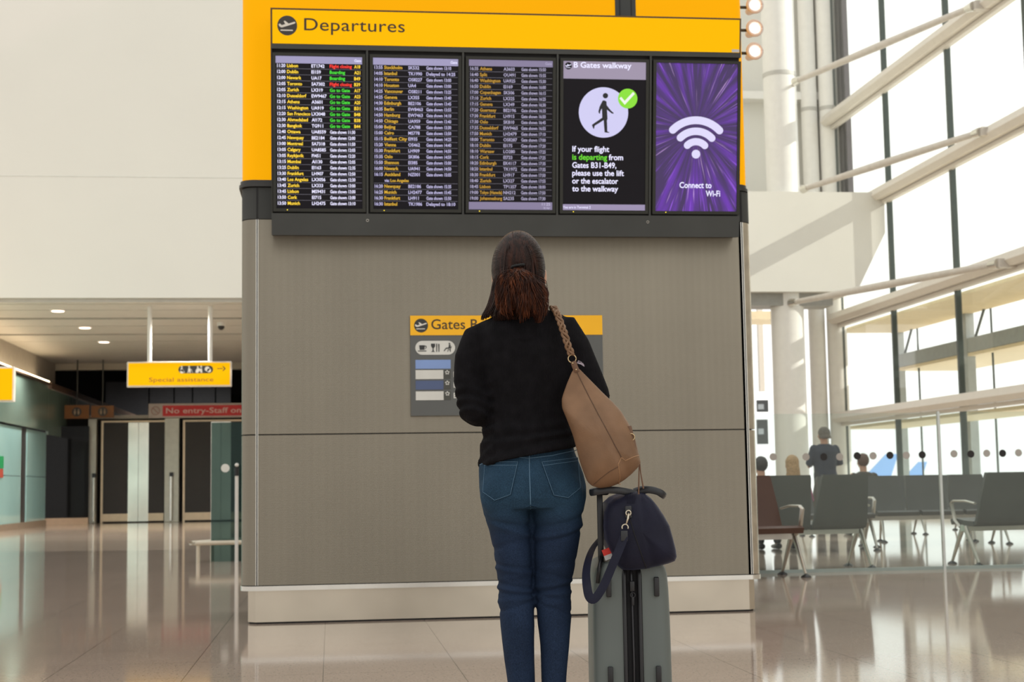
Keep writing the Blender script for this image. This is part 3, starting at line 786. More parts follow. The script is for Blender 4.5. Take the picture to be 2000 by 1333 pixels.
purple = purple_mat()
wd = mat('dimmer_white_screen_text', (.1, .1, .1), .5, emit=.7, ecol=(.50, .46, .72))
yd = mat('dimmer_yellow_screen_text', (.1, .08, .01), .5, emit=.7, ecol=(.70, .36, .03))
w2m = mat('lilac_white_screen_text', (.1, .1, .1), .5, emit=.8, ecol=(.60, .56, .92)); y2m = mat('amber_screen_text', (.1, .08, .01), .5, emit=.8, ecol=(.85, .48, .03))
for i, L in enumerate((L1, L2, L3)):
    t, scr = monitor(i)
    WT, YT = (wtext, w2m, wd)[i], (ytext, y2m, yd)[i]
    y = .0065; rows = [r.split('|') for r in L.split('\n')]; pitch = .03895
    top = .951; fh = .0205; base = top-fh/2
    if i == 2: top = .954; base = top-fh/2
    G().box(.021, .582, .0062, .009, .967+(.004 if i == 2 else 0), 1.013).build('header_bar', lilac if i < 2 else lilacd, scr)
    ti, de, fl, st_, gr, rd, ga, sm = [], [], [], [], [], [], [], []
    for k, rw in enumerate(rows):
        z = base-pitch*k
        if rw[2] == 'via':
            st_.append(('via:', .094, z, fh*.9, None)); de.append(('Los Angeles', .134, z, fh*.9, None)); continue
        ti.append((rw[0], .030, z, fh, .054)); de.append((rw[1], .094, z, fh, .150 if len(rw[1]) > 11 else None)); fl.append((rw[2], .252, z, fh, None))
        s_ = rw[3]; wd_ = .165 if s_.startswith('Gate s') else None
        (rd if 'closing' in s_ else gr if (s_ in ('Boarding', 'Go to Gate')) else st_).append((s_, .371, z, fh, wd_))
        if rw[4]: ga.append((rw[4], .570, z, fh, .040, 'r'))
    bo = .024
    for q_ in ((ti[:19], ti[19:]) if i == 1 else (ti,)): text('departure_times', q_, y, WT, scr, bo, 2)
    text('destinations', de, y, YT, scr, bo, 2)
    text('flight_numbers', fl, y, WT, scr, bo, 2); [text('gate_times', q_, y, WT, scr, bo, 2) for q_ in ((st_[:19], st_[19:20], st_[20:]) if i == 1 else (st_,))]
    if gr: text('green_statuses', gr[:2], y, gtext, scr, bo, 2); text('green_statuses', gr[2:], y, gtext, scr, bo, 2); [text('red_status', [q_], y, rtext, scr, bo, 2) for q_ in rd]; text('gate_numbers', ga, y, ytext, scr, bo, 2)
    text('gate_heading', [('Gate', .576, .982+(.004 if i == 2 else 0), .017, None, 'r')], y-.001, wtext if i < 2 else wd, scr, .012, 2)
    g = G()
    for k in range(len(rows)-1):
        if rows[k+1][2] == 'via': continue
        z = top-pitch*(k+.5); g.box(.024, .578, .0068, .009, z-.0011, z+.0011)
    g.build('row_lines', rowline, scr)
    if i == 2:
        G().box(.021, .582, .0062, .009, .023, .073).build('footer_bar', lilacd, scr)
        text('clock', [('11:25', .568, .051, .019, .056, 'r'), ('26 Apr', .568, .030, .012, None, 'r')], y-.001, mat('pale_clock_text', (.1, .1, .1), .5, emit=.8, ecol=(.6, .55, .8)), scr, .01, 2)

t, scr = monitor(3); ox, oz = 1.908, .154
def M4(u, v): return (u-ox, v-oz)
G().box(.021, .582, .0062, .009, 1.053-oz, 1.174-oz).build('header_bar', mat('grey_lilac_screen_bar', (.05, .05, .06), .5, emit=.85, ecol=(.36, .30, .42)), scr)
pi2 = plane_icon(scr, *M4(1.963, 1.137), .024, .0052, scrblack, wtext)
text('heading', [('B Gates walkway', *M4(1.999, 1.127), .036, .392)], .0055, wtext, scr, .016, 4)
flat('pale_disc', [disc(*M4(2.203, .831), .168, 64)], .0070, iconwhite, scr)
man = [(2.207, .912), (2.222, .905), (2.224, .880), (2.235, .866), (2.252, .845), (2.272, .828), (2.270, .823), (2.258, .826), (2.226, .850), (2.230, .786), (2.226, .782), (2.228, .74), (2.229, .705), (2.243, .699), (2.241, .696), (2.211, .698), (2.207, .74), (2.204, .780), (2.170, .758), (2.143, .742), (2.139, .722), (2.134, .722), (2.124, .746), (2.130, .752), (2.194, .796), (2.193, .83), (2.191, .858), (2.180, .836), (2.179, .822), (2.171, .826), (2.168, .838), (2.176, .870), (2.196, .910)]
flat('walking_figure', [[M4(*q) for q in man], disc(*M4(2.215, .943), .018, 24)], .0055, mat('ink_navy_screen', (.01, .012, .02), .5), scr)
flat('green_disc', [disc(*M4(2.367, .926), .066, 40)], .0054, limegreen, scr)
flat('tick_mark', [[M4(*q) for q in ((2.310, .926), (2.322, .937), (2.346, .910), (2.403, .971), (2.415, .958), (2.347, .884))]], .0040, mat('tick_white', (.1, .1, .1), .5, emit=.9, ecol=(.9, .95, .85)), scr)
ln = [('If your flight', .571, .251), (None, .517, 0), ('Gates B31-B49,', .463, .30), ('please use the lift', .411, .352), ('or the escalator', .358, .313), ('to the walkway', .306, .313)]
text('message', [(s_, 1.992-ox, z-.003-oz, .036, w_) for s_, z, w_ in ln if s_]+[('from', 2.240-ox, .514-oz, .036, .098)], .0055, wtext, scr, .018, 4)
text('green_message', [('is departing', 1.992-ox, .514-oz, .036, .237)], .0055, mat('bright_green_text', (.01, .1, .01), .5, emit=.85, ecol=(.16, .80, .02)), scr, .018, 4)
G().box(.021, .582, .0062, .009, .023, .062).build('footer_bar', lilac if 0 else mat('footer_lilac', (.05, .05, .06), .5, emit=.85, ecol=(.34, .28, .46)), scr)
text('footer_text', [('You are in Terminal 2', .022, .034, .016, .188)], .0055, wtext, scr, .012, 3)

t, scr = monitor(4); ox = 2.5405
def M5(u, v): return (u-ox, v-oz)
def arc(cx, cz, R, a0, a1, th):
    n = 26; o_ = []
    for k in range(n+1): a = a0+(a1-a0)*k/n; o_.append((cx+(R+th/2)*math.cos(a), cz+(R+th/2)*math.sin(a)))
    for k in range(1, 8): a = PI*k/8; c_ = (cx+R*math.cos(a1), cz+R*math.sin(a1)); o_.append((c_[0]+th/2*math.cos(a1+a), c_[1]+th/2*math.sin(a1+a)))
    for k in range(n+1): a = a1+(a0-a1)*k/n; o_.append((cx+(R-th/2)*math.cos(a), cz+(R-th/2)*math.sin(a)))
    for k in range(1, 8): a = PI+PI*k/8; c_ = (cx+R*math.cos(a0), cz+R*math.sin(a0)); o_.append((c_[0]+th/2*math.cos(a0+a), c_[1]+th/2*math.sin(a0+a)))
    return o_
cx, cz = M5(2.839, .560)
arcs = [arc(cx, cz, .228, R_(45), R_(135), .052), arc(cx, cz, .154, R_(45), R_(135), .050), arc(cx, cz, .084, R_(44), R_(136), .048)]
flat('wifi_symbol', arcs+[disc(cx, cz, .0295)], .0055, mat('pale_wifi_white', (.1, .1, .1), .5, emit=.9, ecol=(.74, .70, 1)), scr)
text('message', [('Connect to', *M5(2.727, .332), .038, .222), ('Wi-Fi', *M5(2.909, .276), .038, .10)], .0055, wtext, scr, .02, 4)

G().box(1.70, 1.80, .93, .99, 3.75, 4.45).build('lamp_bracket', greyd, K)
# three floodlights on a bracket at the right rear of the yellow head
yq = .9
for i, py in enumerate((10, 55, 100)):
    p = at(1474, py, Y=yq)
    t = thing('floodlight', ('round lit floodlight beside the yellow kiosk head, topmost of three', 'round lit floodlight beside the yellow kiosk head, middle of three', 'round lit floodlight beside the yellow kiosk head, lowest of three')[i], 'light', (p.x, yq, p.z), group='floodlights beside the kiosk head')
    G().tube([(0, .16, 0), (0, .02, 0), (0, 0, 0)], [.03, .056, .062], 24).build('housing', mat('pinkish_white_housing', (.80, .70, .66), .35), t, 60)
    G().tube([(0, -.006, 0), (0, -.002, 0)], .036, 24).build('lens', mat('floodlight_lens', (1, 1, 1), .3, emit=4, ecol=(1, .95, .88)), t)
    G().torus((0, -.003, 0), .056, .013).build('rim', mat('pinkish_white_housing', (1,)*3), t, 180)
    G().tube([(-.26, .06, .0), (0, .06, 0)], .012, 8).build('bracket_arm', greyd, t)

# gates map sign on the mesh panel
a, b = at(801, 617, Y=-.02), at(1180, 809, Y=-.02)
S = thing('gates_sign', 'flat wall sign on the mesh panel, yellow Gates header over grey list', 'sign', (a.x, -.02, b.z))
w, h = b.x-a.x, a.z-b.z; px = w/379
P2 = lambda x, y: ((x-801)*px, (809-y)*px-(x-801)*px*.0)
G().box(0, w, 0, .0185, 0, h).build('backboard', mat('sign_grey', (.115, .12, .115), .55, var=.03), S)
hy = h-38.5*px
hh = G().box(0, w, -.003, 0, hy, h).build('header', yellows, S)
text('lettering', [('Gates B', 41*px, hy+12*px, 19*px, 91*px)], -.0045, brownink, hh, .006, 6)
plane_icon(hh, 21*px, hy+19*px, 13.6*px, -.0042, inkgrey, creamink)
cy = (809-677)*px; x0, x1 = 9.5*px, 87*px; r = 13.6*px
pl = [(x0+r+r*math.cos(q), cy+r*math.sin(q)) for q in [PI/2+PI*i/14 for i in range(15)]]+[(x1-r+r*math.cos(q), cy+r*math.sin(q)) for q in [-PI/2+PI*i/14 for i in range(15)]]
off = mat('off_white_vinyl', (.72, .72, .67), .5)
pp = flat('pictogram_pill', [pl], -.002, off, S)
Q = lambda pts: [((x-801)*px, (809-y)*px) for x, y in pts]
cc = lambda x, y, r_: Q([(x+r_*math.cos(2*PI*i/14), y+r_*math.sin(2*PI*i/14)) for i in range(14)])
flat('cup_pictogram', [Q([(818, 672), (829, 672), (828, 681), (819, 681)]), Q([(829, 673), (832, 673), (832.5, 677), (829, 680), (829, 679), (831, 677), (831, 674.5), (829, 674.5)]), Q([(815.5, 682.5), (832, 682.5), (832, 684), (815.5, 684)])], -.004, inkgrey, pp)
flat('restaurant_pictogram', [Q([(841, 669), (849, 669), (849, 674), (846, 678), (846, 683), (849, 685), (841, 685), (844, 683), (844, 678), (841, 674)]), Q([(851, 669), (853, 669), (852.8, 685), (851.2, 685)]), Q([(855, 669), (857.5, 670), (857.2, 685), (855.5, 685)])], -.004, inkgrey, pp)
flat('seating_pictogram', [cc(877, 669, 1.6), Q([(876, 671), (879, 671), (879, 678), (876, 679), (871, 679), (867, 684), (865.5, 683), (870, 677), (875, 676.5)]), Q([(880, 674), (881.5, 674), (879, 681), (879.5, 685), (878, 685), (877, 681), (875, 681), (874, 685), (872.8, 685), (874, 680), (878, 680)])], -.004, inkgrey, pp)
strips = [('light blue', (.24, .36, .68), 700.5, 718, 68.5), ('white', (.72, .72, .67), 720.5, 738, 54), ('slate blue', (.085, .12, .24), 741, 758.5, 54), ('white', (.72, .72, .67), 762, 779, 54)]
for k, (nm, col, ya, yb2, ww) in enumerate(strips):
    s_ = G().box(9.5*px, (9.5+ww)*px, -.002, 0, (809-yb2)*px, (809-ya)*px).build('list_strip', mat('vinyl_'+nm.replace(' ', '_'), col, .5), S)
    s_['label'] = nm+' strip'
    if k:
        zc = (809-(ya+yb2)/2)*px; xc = 71*px
        bb = G().box(64*px, 77.5*px, -.0015, 0, zc-8.5*px, zc+8.5*px).build('symbol_tile', mat('tile_charcoal', (.07, .072, .06), .5), S)
        st2 = []
        for q in range(5):
            aa = PI/2+2*PI*q/5; st2.append(disc(xc+3*px*math.cos(aa), zc+4*px+3*px*math.sin(aa), 1.5*px, 8))
        flat('flower_symbol', st2, -.003, off, bb)
        text('gate_letter', [('B', 83*px, zc-5*px, 10*px, None)], -.003, off, S, .02)

# ================================================================= WOMAN
WO = Vector((-.53, -5.457, 0)); WR = -YAW
WM = Matrix.Translation(WO) @ Matrix.Rotation(WR, 4, 'Z')
def WF(u, y, z=0): return WM @ Vector((u, y, z))


def bake(g, name, m, parent, voxel, smooth=4, disp=None, post=0, fac=.5):
    o = g.build(name, m); md = o.modifiers.new('r', 'REMESH'); md.mode = 'VOXEL'; md.voxel_size = voxel; md.use_smooth_shade = True
    if smooth: s = o.modifiers.new('s', 'SMOOTH'); s.factor = fac; s.iterations = smooth
    bpy.context.view_layer.update(); dg = bpy.context.evaluated_depsgraph_get()
    me = bpy.data.meshes.new_from_object(o.evaluated_get(dg)); o.modifiers.clear(); old = o.data; o.data = me; bpy.data.meshes.remove(old)
    me.name = name
    if not me.materials: me.materials.append(m)
    if disp:
        ns = [v.normal.copy() for v in me.vertices]
        for v, nn in zip(me.vertices, ns): v.co += nn*disp(v.co, nn)
    for p in me.polygons: p.use_smooth = True
    if parent is not None: o.parent = parent
    return o


def torso(g, rows, n=36, e=2.3):
    rs = []
    for z, x0, x1, f, b_, cy in rows:
        cx, hw = (x0+x1)/2, (x1-x0)/2; r = []
        for i in range(n):
            a = 2*PI*i/n; ca, sa = math.cos(a), math.sin(a)
            x = cx+hw*math.copysign(abs(ca)**(2/e), ca); d = f if sa > 0 else b_
            r.append((x, cy+d*math.copysign(abs(sa)**(2/e), sa), z))
        rs.append(r)
    g.rings(rs)


def finger(g, base, d, up, L, r, curl):
    p = Vector(base); d = Vector(d).normalized(); up = Vector(up).normalized(); pts = [p-d*.012]; rr_ = [r]
    side = d.cross(up)
    pts.append(p.copy()); rr_.append(r)
    for k, seg in enumerate((.44, .31, .25)):
        d = Matrix.Rotation(curl*(1, 1.25, .9)[k], 3, side) @ d; p = p+d*L*seg; pts.append(p.copy()); rr_.append(r*(.94, .86, .72)[k])
    g.tube(pts, rr_, 8, ref=side, round_=True)


def hand(g, wrist, d, up, side_sign, s=1.0, curl=.5):
    """up = back of the hand, thumb leaves on side_sign*side"""
    w = Vector(wrist); d = Vector(d).normalized(); up = Vector(up).normalized(); side = d.cross(up).normalized()*side_sign
    up = side.cross(d).normalized()*(1 if side.cross(d).dot(up) > 0 else -1)
    g.tube([w-d*.03*s, w+d*.01*s, w+d*.05*s, w+d*.085*s], [(.024*s, .019*s), (.029*s, .017*s), (.038*s, .016*s), (.037*s, .013*s)], 14, ref=side, round_=True)
    for k, (o_, L) in enumerate(((.028, .070), (.0095, .078), (-.0095, .073), (-.028, .058))):
        dd = (d+side*o_*1.6)
        finger(g, w+d*.088*s+side*o_*s, dd, -up*-1, L*s, .0082*s, -curl*(1+.12*k))
    tb = w+d*.025*s+side*.03*s
    finger(g, tb, d*.75+side*.75-up*.25, up, .062*s, .0098*s, -curl*.4)


def head(g, c, rz=0, s=1.0):
    """skull, jaw, nose, ears; faces +y"""
    c = Vector(c)
    g.ball(c+Vector((0, -.005, .02))*s, .1*s, 24, (.76, .95, 1.0))
    g.tube([c+Vector((0, .03, .0))*s, c+Vector((0, .045, -.06))*s, c+Vector((0, .06, -.095))*s], [(.064*s, .055*s), (.054*s, .045*s), (.026*s, .022*s)], 16, round_=True)
    g.tube([c+Vector((0, .088, .015))*s, c+Vector((0, .103, -.012))*s, c+Vector((0, .112, -.03))*s], [.008*s, .010*s, .0125*s], 8, round_=True)
    for q in (-1, 1):
        g.ball(c+Vector((q*.031, .082, .026))*s, .014*s, 10, (1.2, .5, .5))
        g.ball(c+Vector((q*.042, .066, -.02))*s, .024*s, 10)
        g.ball(c+Vector((q*.077, .0, -.01))*s, .026*s, 10, (.34, .62, 1.1))


def face(par, c, skin_, s=1.0, lipcol=(.45, .16, .13)):
    c = Vector(c)
    for q in (-1, 1):
        e = G().ball(c+Vector((q*.031, .085, .008))*s, .0125*s, 14).build('eye', mat('eye_white', (.8, .78, .75), .15), par, 180)
        G().ball(c+Vector((q*.031, .0945, .008))*s, .0058*s, 10).build('iris', mat('brown_iris', (.04, .02, .01), .1), e, 180)
        G().tube([c+Vector((q*.018, .093, .032))*s, c+Vector((q*.034, .093, .036))*s, c+Vector((q*.05, .082, .03))*s], [.002*s, .0028*s, .001*s], 6).build('eyebrow', mat('brow_hair', (.03, .015, .01), .6), par, 180)
    G().tube([c+Vector((-.022, .090, -.056))*s, c+Vector((0, .102, -.055))*s, c+Vector((.022, .090, -.056))*s], [(.002*s, .002*s), (.005*s, .006*s), (.002*s, .002*s)], 8, round_=True).build('lips', mat('lips', lipcol, .4), par, 180)


skin = mat('warm_skin', (.55, .31, .21), .5, var=.05, vscale=20)
HC = Vector((-.018, .035, 1.515))        # head centre
woman = thing('person', 'person seen from behind in black sweater and blue jeans reading the board', 'person', WO, (0, 0, WR))
# the body under the clothes
g = G()
head(g, HC)
g.tube([(-.012, .0, 1.36), (-.015, .005, 1.42), HC+Vector((0, -.01, -.04))], [.058, .05, .052], 18, round_=True)
torso(g, [(.86, -.135, .155, .09, .10, 0), (.95, -.125, .14, .085, .09, 0), (1.05, -.112, .115, .08, .075, .005), (1.15, -.12, .125, .09, .08, .005), (1.25, -.125, .128, .09, .078, .0), (1.33, -.105, .105, .068, .064, 0), (1.365, -.065, .065, .048, .048, -.002)])
AL = [(-.142, -.005, 1.295), (-.176, -.02, 1.20), (-.163, -.035, 1.095)]; WL = (-.060, .205, 1.115)
AR = [(.118, -.005, 1.305), (.165, -.015, 1.22), (.200, -.03, 1.13)]; WRR = (.055, .20, 1.125)
for A, Wp in ((AL, WL), (AR, WRR)):
    g.tube(A, [.034, .034, .032], 14, round_=True); g.tube([A[2], Wp], [.034, .023], 14, round_=True)
hand(g, Vector(WL)+Vector((.012, .025, .002)), (.45, .85, .12), (-.55, .1, .83), 1, 1, .55)
hand(g, Vector(WRR)+Vector((-.012, .025, .002)), (-.45, .85, .12), (.55, .1, .83), -1, 1, .55)
for sx, hip in ((-.048, -.066), (.076, .085)):
    g.tube([(hip, 0, .86), (sx, .0, .70), (sx*.88, .005, .50), (sx*.82-.0, -.01, .34), (sx*.75, -.01, .09)], [.070, .046, .036, .034, .026], 16, round_=True)
    g.tube([(sx*.75, -.03, .045), (sx*.8, .05, .035), (sx*.9, .15, .022)], [(.03, .035), (.036, .03), (.036, .016)], 12, ref=(1, 0, 0), round_=True)
body = bake(g, 'body', skin, woman, .0058, 3)
face(woman, HC, skin)

# sweater: fine vertical rib knit
def knit():
    m = mat('black_rib_knit', (.0095, .0088, .0105), .9, var=.25, vscale=30, spec=.10); n, l, b = nodes_of(m)
    t = n.new('ShaderNodeTexCoord'); w = n.new('ShaderNodeTexWave'); w.bands_direction = 'X'; w.inputs['Scale'].default_value = 105; w.inputs['Distortion'].default_value = .8
    w.inputs['Detail'].default_value = 1; w.inputs['Detail Scale'].default_value = 1.5
    l.new(t.outputs['Object'], w.inputs['Vector']); bp = n.new('ShaderNodeBump'); bp.inputs['Strength'].default_value = .7; bp.inputs['Distance'].default_value = .0025
    l.new(w.outputs['Fac'], bp.inputs['Height']); l.new(bp.outputs[0], b.inputs['Normal'])
    return m
g = G()
torso(g, [(.950, -.150, .142, .122, .128, 0), (.962, -.152, .150, .120, .126, 0), (.98, -.147, .148, .112, .118, 0), (1.0, -.134, .142, .104, .108, 0), (1.012, -.137, .140, .103, .106, 0), (1.03, -.136, .136, .102, .102, .002), (1.06, -.128, .130, .100, .094, .004), (1.10, -.126, .130, .103, .094, .004), (1.15, -.132, .138, .112, .098, .003), (1.20, -.140, .148, .118, .102, .002), (1.25, -.152, .152, .118, .104, 0), (1.29, -.158, .150, .110, .102, 0), (1.33, -.155, .146, .094, .094, 0), (1.36, -.135, .138, .08, .084, 0), (1.385, -.095, .110, .066, .070, 0), (1.405, -.062, .045, .055, .058, 0)], 40)
g.tube([(-.10, 0, 1.325), (-.143, -.004, 1.305), (-.166, -.012, 1.25), (-.174, -.02, 1.19), (-.168, -.028, 1.13), (-.158, -.038, 1.10)], [.052, .057, .052, .048, .046, .045], 20, round_=True)
g.tube([(-.160, -.036, 1.098), (-.140, .03, 1.095), (-.105, .12, 1.105), (-.066, .195, 1.113)], [.047, .045, .040, .034], 18, round_=True)
g.tube([(.085, 0, 1.328), (.113, -.002, 1.330), (.140, -.008, 1.285), (.165, -.014, 1.235), (.186, -.022, 1.18), (.200, -.03, 1.135)], [.050, .058, .053, .048, .046, .048], 20, round_=True)
g.tube([(.203, -.03, 1.13), (.17, .05, 1.115), (.11, .13, 1.12), (.062, .19, 1.125)], [.046, .044, .040, .034], 18, round_=True)
def swf(p, n_):
    d = 0
    if p.x < -.10 and p.z < 1.2:     # wrinkles on the left sleeve
        d += .0040*math.sin((p.z*1.0+p.y*.5+.2*p.x)*2*PI/.034+1.2)*min(1, max(0, (1.20-p.z)/.06))
    if abs(p.x) < .17 and p.z < 1.06 and p.y < .08:
        for z0, s_, c_, w_, a_ in ((1.018, .10, .6, .010, -.0065), (1.002, .09, .6, .012, .0085), (.985, .12, .4, .009, -.003), (1.040, .10, .5, .012, .003)):
            d += a_*math.exp(-((p.z-z0-s_*p.x-c_*p.x*p.x)/w_)**2)
    d += .0035*(noise.noise(Vector((p.x*9, p.y*9, p.z*5)))) + .0018*noise.noise(Vector((p.x*26, p.y*26, p.z*18)))
    if p.z < 1.30: d += -.006*math.exp(-((p.x+.004)/.022)**2)*(1 if p.y < 0 else 0)*min(1, max(0, (p.z-1.02)/.1))
    return d
sweater = bake(g, 'sweater', knit(), woman, .0055, 7, swf)
# tilt the hem (higher at her right)
for v in sweater.data.vertices:
    if v.co.z < 1.02 and abs(v.co.x) < .19: v.co.z += (v.co.x*.19+.004)*(1.02-v.co.z)/.07*1.0

# jeans
def denim():
    m = mat('blue_denim', (.0150, .0275, .058), .8, var=.25, vscale=7, spec=.12); n, l, b = nodes_of(m)
    t = n.new('ShaderNodeTexCoord'); mp = n.new('ShaderNodeMapping'); mp.inputs['Scale'].default_value = (900, 900, 220); l.new(t.outputs['Object'], mp.inputs[0])
    z = n.new('ShaderNodeTexNoise'); z.inputs['Scale'].default_value = 1; z.inputs['Detail'].default_value = 2; l.new(mp.outputs[0], z.inputs['Vector'])
    base = b.inputs['Base Color'].links[0].from_socket
    r = n.new('ShaderNodeMapRange'); r.inputs['From Min'].default_value = .35; r.inputs['From Max'].default_value = .75; r.inputs['To Min'].default_value = .72; r.inputs['To Max'].default_value = 1.6
    l.new(z.outputs['Fac'], r.inputs['Value'])
    v = n.new('ShaderNodeVectorMath'); v.operation = 'SCALE'; l.new(base, v.inputs[0]); l.new(r.outputs[0], v.inputs['Scale'])
    # wear on the seat
    s = n.new('ShaderNodeSeparateXYZ'); l.new(t.outputs['Object'], s.inputs[0])
    g1 = n.new('ShaderNodeMapRange'); g1.interpolation_type = 'SMOOTHSTEP'; l.new(s.outputs['Z'], g1.inputs['Value']); g1.inputs['From Min'].default_value = .70; g1.inputs['From Max'].default_value = .84
    x = n.new('ShaderNodeMix'); x.data_type = 'RGBA'; l.new(g1.outputs[0], x.inputs['Factor']); l.new(v.outputs[0], x.inputs['A'])
    v2 = n.new('ShaderNodeVectorMath'); v2.operation = 'MULTIPLY'; l.new(v.outputs[0], v2.inputs[0]); v2.inputs[1].default_value = (1.25, 1.65, 1.35); l.new(v2.outputs[0], x.inputs['B'])
    l.new(x.outputs['Result'], b.inputs['Base Color'])
    bp = n.new('ShaderNodeBump'); bp.inputs['Strength'].default_value = .35; bp.inputs['Distance'].default_value = .001; l.new(z.outputs['Fac'], bp.inputs['Height']); l.new(bp.outputs[0], b.inputs['Normal'])
    return m
DEN = denim()
g = G()
torso(g, [(1.0, -.126, .134, .098, .092, 0), (.97, -.132, .140, .10, .100, 0), (.935, -.149, .154, .108, .112, 0), (.90, -.150, .165, .112, .122, -.002), (.865, -.149, .172, .112, .130, -.004), (.83, -.145, .172, .108, .130, -.006), (.80, -.138, .166, .102, .118, -.008)], 40, 2.2)
def leg(rows):
    pts = [((o_+i_)/2, y, z) for z, o_, i_, y, d_ in rows]; rr_ = [(abs(i_-o_)/2, d_) for z, o_, i_, y, d_ in rows]
    g.tube(pts, rr_, 26, ref=(1, 0, 0), round_=False)
leg([(.83, -.143, -.005, -.012, .108), (.79, -.134, .004, -.010, .104), (.746, -.121, .007, -.004, .090), (.67, -.107, .006, .004, .078), (.594, -.097, .007, .008, .068), (.534, -.097, .009, .006, .064), (.458, -.092, .010, -.004, .062), (.353, -.081, .009, -.010, .056), (.289, -.072, .0095, -.010, .050), (.18, -.066, .008, -.006, .044), (.09, -.066, .012, -.004, .046), (.055, -.068, .014, -.002, .05)])
leg([(.83, .170, .012, -.012, .108), (.79, .163, .007, -.010, .104), (.727, .152, .009, -.004, .090), (.651, .138, .010, .004, .078), (.56, .120, .0135, .008, .066), (.485, .123, .0195, .004, .063), (.395, .113, .0255, -.006, .058), (.286, .101, .029, -.010, .050), (.18, .096, .027, -.006, .044), (.09, .098, .022, -.004, .046), (.055, .10, .02, -.002, .05)])
for cx in (-.072, .088): g.ball((cx, -.055, .845), .078, 20, (.95, .92, 1.05))
def jf(p, n_):
    d = 0
    side = -1 if p.x < .008 else 1; xc = -.05 if side < 0 else .075; u = (p.x-xc)
    for z0, sl_, cu, w_, a_, sd in ((.752, -.10, 2.2, .008, -.0050, -1), (.735, -.35, 1.8, .009, .0040, -1), (.700, .25, -1.5, .010, -.0035, -1), (.628, -.12, 1.2, .006, -.0035, -1), (.616, -.12, 1.2, .006, .003, -1),
                                ((.573), -.20, .8, .006, -.004, -1), (.560, -.10, .8, .006, .004, -1), (.548, -.1, 1, .006, -.0035, -1), (.532, .12, -1, .007, .003, -1), (.510, .28, 1, .007, -.0035, -1), (.60, .2, -1, .007, .002, -1),
                                (.750, .14, 2.0, .009, -.0045, 1), (.722, .18, 1.8, .008, .004, 1), (.708, .20, 1.6, .006, -.0035, 1), (.600, -.25, 1, .008, -.003, 1), (.575, .15, 1, .007, .0035, 1), (.562, .2, 1, .006, -.0045, 1), (.548, .05, 0, .006, .0035, 1), (.535, -.2, 1, .006, -.0035, 1), (.520, .1, 1, .007, .003, 1), (.503, -.32, 1, .006, -.0035, 1), (.64, .1, -1, .009, -.002, 1)):
        if sd == side:
            k = math.exp(-((p.z-z0-sl_*u-cu*u*u)/w_)**2)
            d += a_*1.0*k
    if p.y > .02: d *= .35
    d += .0022*noise.noise(Vector((p.x*18, p.y*18, p.z*10)))
    if p.z > .80: d -= .009*math.exp(-((p.x-.006)/.016)**2)*(1 if p.y < 0 else 0)*min(1, max(0, (.97-p.z)/.08))
    return d
jeans = bake(g, 'jeans', DEN, woman, .0048, 5, jf)
bv = BVHTree.FromPolygons([v.co.copy() for v in jeans.data.vertices], [tuple(p.vertices) for p in jeans.data.polygons])
def onback(u, z, off=.0, tree=bv):
    h = tree.ray_cast(Vector((u, -1, z)), Vector((0, 1, 0)))
    return (h[0]+h[1].normalized()*off) if h[0] else Vector((u, -.12, z))
thread = mat('pale_blue_stitching', (.085, .165, .25), .8)
def stitch(name, pts, par, r=.0011, n=14, m=None, tree=bv, off=.0006):
    pp_ = []
    for (a, b) in zip(pts, pts[1:]):
        for k in range(n): t_ = k/n; pp_.append(onback(a[0]+(b[0]-a[0])*t_, a[1]+(b[1]-a[1])*t_, off, tree))
    pp_.append(onback(*pts[-1], off, tree))
    return G().tube(pp_, r, 6).build(name, m or thread, par, 60)
def pocket(TL, TR, BR, BM, BL):
    nu, nv = 16, 18; V2 = Vector
    TL, TR, BR, BM, BL = [Vector(q) for q in (TL, TR, BR, BM, BL)]
    def pt(s_, t_):
        top_ = TL.lerp(TR, s_); bot = BL.lerp(BM, s_*2) if s_ < .5 else BM.lerp(BR, s_*2-1)
        return top_.lerp(bot, t_)
    g_ = G(); rs = [[onback(*pt(s_/nu, t_/nv), .0030) for s_ in range(nu+1)] for t_ in range(nv+1)]
    g_.rings(rs, cap=False, closed=False)
    o_ = g_.build('back_pocket', DEN, jeans, 180)
    q = [tuple(x) for x in (TL, BL, BM, BR, TR, TL)]
    cen = (TL+TR+BR+BL)/4
    for k in (.975,):
        stitch('stitching', [tuple(cen+(Vector(x)-cen)*k) for x in q], o_, .0007, off=.0036)
    stitch('hem_stitching', [tuple(TL.lerp(BL, .12)), tuple(TR.lerp(BR, .12))], o_, .0008, off=.0036)
pocket((-.128, .940), (-.030, .938), (-.053, .842), (-.100, .826), (-.134, .850))
pocket((.037, .936), (.146, .949), (.150, .858), (.113, .830), (.070, .838))
stitch('seat_seam', [(.0025, .970), (.002, .90), (.004, .80)], jeans, .0016)
stitch('yoke_seam', [(-.145, .932), (-.06, .955), (.002, .948)], jeans); stitch('yoke_seam', [(.002, .948), (.07, .955), (.15, .972)], jeans)
stitch('waistband_seam', [(-.13, .958), (0, .974), (.13, .990)], jeans)
stitch('belt_loop', [(.002, .99), (.002, .962)], jeans, .004, m=DEN)
